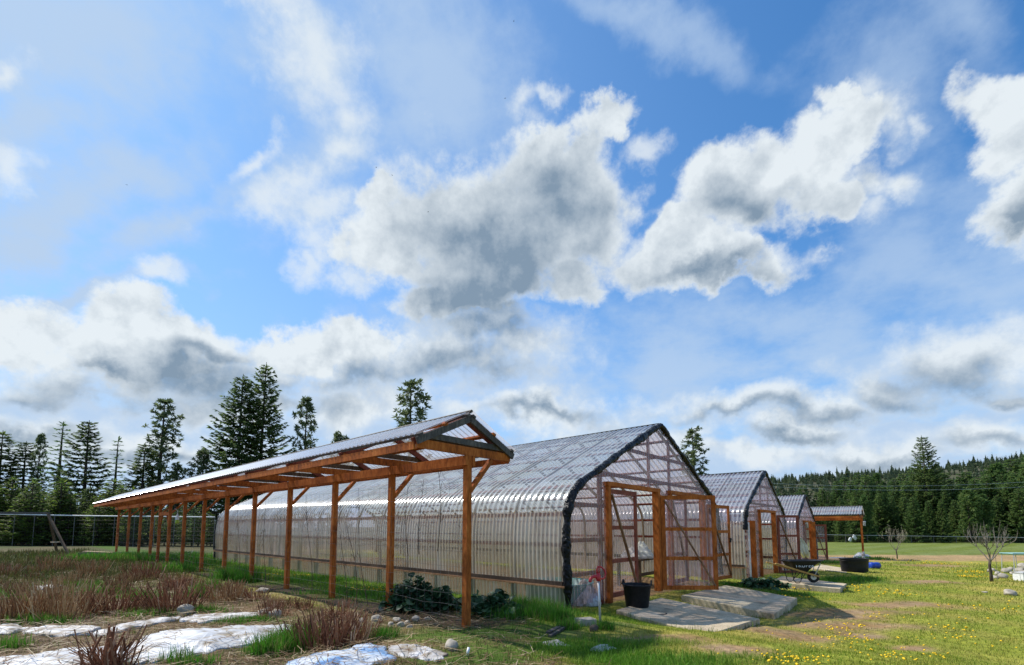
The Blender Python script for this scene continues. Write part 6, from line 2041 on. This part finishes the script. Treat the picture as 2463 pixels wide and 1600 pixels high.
def build_vines():
    gname = 'dead vines on the wire trellis'
    lab = 'bare brown vine climbing the wires between the shelter posts'
    rg = np.random.default_rng(9)
    for i, (s, top, sw) in enumerate(((1.0, 2.3, 0.10), (1.35, 2.2, 0.15), (2.9, 2.25, 0.5), (3.6, 2.1, 0.3), (5.1, 2.2, 0.35), (7.6, 2.1, 0.2), (9.5, 2.2, 0.3), (0.6, 2.45, 0.08), (3.2, 1.6, 0.5))):
        x0 = rg.uniform(0, 6)
        b = MB()
        def pt(f, side=0.0, k=0):
            ss = s + sw * (f - 0.5) + 0.09 * math.sin(5 * f + x0 + k) + side
            x = SH[0] + DL[0] * ss - DG[0] * 0.09; y = SH[1] + DL[1] * ss - DG[1] * 0.09
            return Vector((x, y, gz(x, y) + top * f + 0.02))
        f0 = 0.0 if i not in (0, 1, 7) else 0.45
        n = 14
        b.tube([pt(f0 + (1 - f0) * q / n) for q in range(n + 1)], [0.0075 - 0.0042 * q / n for q in range(n + 1)], 5)
        for q in range(5):
            f = f0 + (1 - f0) * rg.uniform(0.3, 0.95); d = rg.choice([-1, 1])
            b.tube([pt(f), pt(min(1.02, f + 0.05), d * 0.07), pt(f + rg.uniform(-0.06, 0.06), d * rg.uniform(0.12, 0.24))], [0.004, 0.003, 0.002], 4)
        tag(b.build('dead_vine', M['vine'], None), lab, 'vine', gname)


build_vines()


def bare_tree(px, py, h, label, seed, spread, fork, n0, buds=False, mat='pale_bark', stem=0.055):
    p = G(px, py)
    rg = np.random.default_rng(seed)
    t = thing('bare_fruit_tree', p, label, 'tree', 'bare fruit trees on the lawn')
    b = MB(); tips = []
    def grow(o, d, ln, r, lvl):
        pts = [o]; q = Vector(d); k = 5
        for i in range(k):
            q = (q + Vector(rg.normal(0, 0.10, 3)) + Vector((0, 0, 0.055 * lvl))).normalized()
            pts.append(pts[-1] + q * (ln / k))
        b.tube(pts, [r * (1 - 0.5 * i / k) for i in range(k + 1)], 6 if lvl < 2 else 4)
        tips.extend(pts[2:])
        if lvl < 4:
            m = (3, 3, 2, 1)[lvl - 1]
            for i in range(m):
                a = 6.283 * i / m + rg.uniform(-0.5, 0.5)
                s = pts[-1] if lvl <= 1 and i < 3 else pts[rg.integers(2, k + 1)]
                o_ = q.orthogonal().normalized(); v = o_ * math.cos(a) + q.cross(o_) * math.sin(a)
                sp = spread * rg.uniform(0.7, 1.2) * (1 if lvl < 2 else 0.75)
                grow(s, (q + v * sp).normalized(), ln * rg.uniform(0.5, 0.85) if lvl > 0 else ln * rg.uniform(0.9, 1.25), r * 0.55, lvl + 1)
    tr = MB()
    top = Vector((rg.normal(0, 0.03), rg.normal(0, 0.03), h * fork))
    tr.tube([(0, 0, -0.08), (0.012, 0.005, h * fork * 0.3), (-0.015, 0.005, h * fork * 0.7), top], [stem * 1.2, stem, stem * 0.9, stem * 0.85], 9)
    tr.build('trunk', M['bark'], t, True)
    for i in range(n0):
        a = 6.283 * i / n0 + rg.uniform(-0.4, 0.4)
        grow(top - Vector((0, 0, rg.uniform(0, 0.15))), Vector((math.cos(a) * spread, math.sin(a) * spread, 1.0)).normalized(), h * (1 - fork) * rg.uniform(0.42, 0.60), stem * 0.5, 1)
    nf = len(b.f)
    if buds:
        for tip in tips:
            if rg.random() < 0.55:
                c = tip + Vector(rg.normal(0, 0.012, 3)); s = rg.uniform(0.008, 0.016)
                b.add([c + Vector((s, 0, 0)), c + Vector((-s, 0, 0)), c + Vector((0, s, 0)), c + Vector((0, -s, 0)), c + Vector((0, 0, s)), c + Vector((0, 0, -s))],
                      [(0, 2, 4), (2, 1, 4), (1, 3, 4), (3, 0, 4), (2, 0, 5), (1, 2, 5), (3, 1, 5), (0, 3, 5)])
    o = b.build('branches', M[mat], t)
    if buds:
        o.data.materials.append(M['blossom'])
        for f in o.data.polygons[nf:]: f.material_index = 1
    return t


bare_tree(2385, 1399, 1.95, 'larger bare fruit tree with wide spreading twigs near the ring of stones', 5, 0.68, 0.38, 6, False, 'pale_bark', 0.045)
bare_tree(2158, 1344, 1.75, 'smaller budding fruit tree on the lawn before the green field', 7, 0.85, 0.33, 5, True, 'pale_bark', 0.032)
p = G(2399, 1395)
sp = MB(); sp.tube([(0, 0, -0.05), (0.02, 0, 0.5), (0, 0.01, 0.95)], [0.009, 0.007, 0.004], 5)
for q in range(7):
    sp.tube([(0.01, 0, 0.3 + 0.09 * q), (0.06 * math.cos(q * 2.1), 0.06 * math.sin(q * 2.1), 0.36 + 0.09 * q)], 0.003, 4)
tag(sp.build('sapling', M['pale_bark'], None, False, p), 'thin leafless sapling just right of the larger bare tree trunk', 'sapling')


def table():
    Y = 20.5
    a = At(2422, 1330, Y)
    z0 = gz(a.x + 0.6, Y)
    t = thing('work_table', (a.x + 0.62, Y, z0), 'pale teal table on thin metal legs cut by the right edge of the picture', 'table', None, R(-4))
    h = a.z - z0
    MB().box((0, 0, h - 0.015), (1.26, 0.62, 0.03)).box((0, 0, h - 0.05), (1.2, 0.56, 0.03)).build('tabletop', M['teal_paint'], t)
    for sx in (-1, 0, 1):
        for sy in (-1, 1):
            MB().tube([(sx * 0.56, sy * 0.26, h - 0.06), (sx * 0.60 + (0.05 if sx == 0 else 0), sy * 0.28, -0.05)], 0.016, 6).build('leg', M['steel'], t)
    p = G(2456, 1397)
    t = thing('foam_box', (p.x + 0.1, p.y, p.z), 'white box with a lid on the lawn at the right edge below the stones', 'box', None, R(6))
    b = MB(); b.box((0, 0, 0.13), (0.44, 0.32, 0.26)); b.build('body', M['white_paint'], t)
    MB().box((0, 0, 0.285), (0.47, 0.35, 0.045)).build('lid', M['white_sheet'], t)


table()


def birds():
    def bird(px, py, Y, lab, rz):
        p = At(px, py, Y)
        b = MB()
        b.lathe([(0.0, -0.10), (0.022, -0.06), (0.032, 0.0), (0.024, 0.06), (0.012, 0.09), (0.0, 0.12)], 8)
        b.v = [(z, y, x) for x, y, z in b.v]
        b.add([(0.04, 0.02, 0.01), (-0.05, 0.02, 0.01), (-0.05, 0.13, 0.05), (0.02, 0.13, 0.055), (-0.06, 0.24, 0.02), (-0.03, 0.25, 0.02)], [(0, 1, 2, 3), (3, 2, 4, 5)])
        b.add([(0.04, -0.02, 0.01), (-0.05, -0.02, 0.01), (-0.05, -0.13, 0.05), (0.02, -0.13, 0.055), (-0.06, -0.24, 0.02), (-0.03, -0.25, 0.02)], [(1, 0, 3, 2), (2, 3, 5, 4)])
        b.add([(-0.08, 0.0, 0.005), (-0.17, 0.04, 0.0), (-0.17, -0.04, 0.0)], [(0, 1, 2)])
        o = b.build('bird', M['black_plastic'], None, False, p, rz)
        tag(o, lab, 'bird', 'dark birds in the sky')
    bird(1236, 51, 90, 'tiny dark bird high at the top middle of the sky', 0.4)
    bird(1215, 237, 90, 'tiny dark bird above the largest cloud', 1.2)
    bird(305, 445, 90, 'tiny dark bird alone in the left part of the sky', 2.0)
    bird(905, 403, 90, 'upper tiny bird left of the top of the largest cloud', 0.2)
    bird(943, 422, 90, 'lower tiny bird left of the top of the largest cloud', 2.6)
    bird(1030, 510, 90, 'tiny dark bird before the left part of the largest cloud', 1.0)


birds()
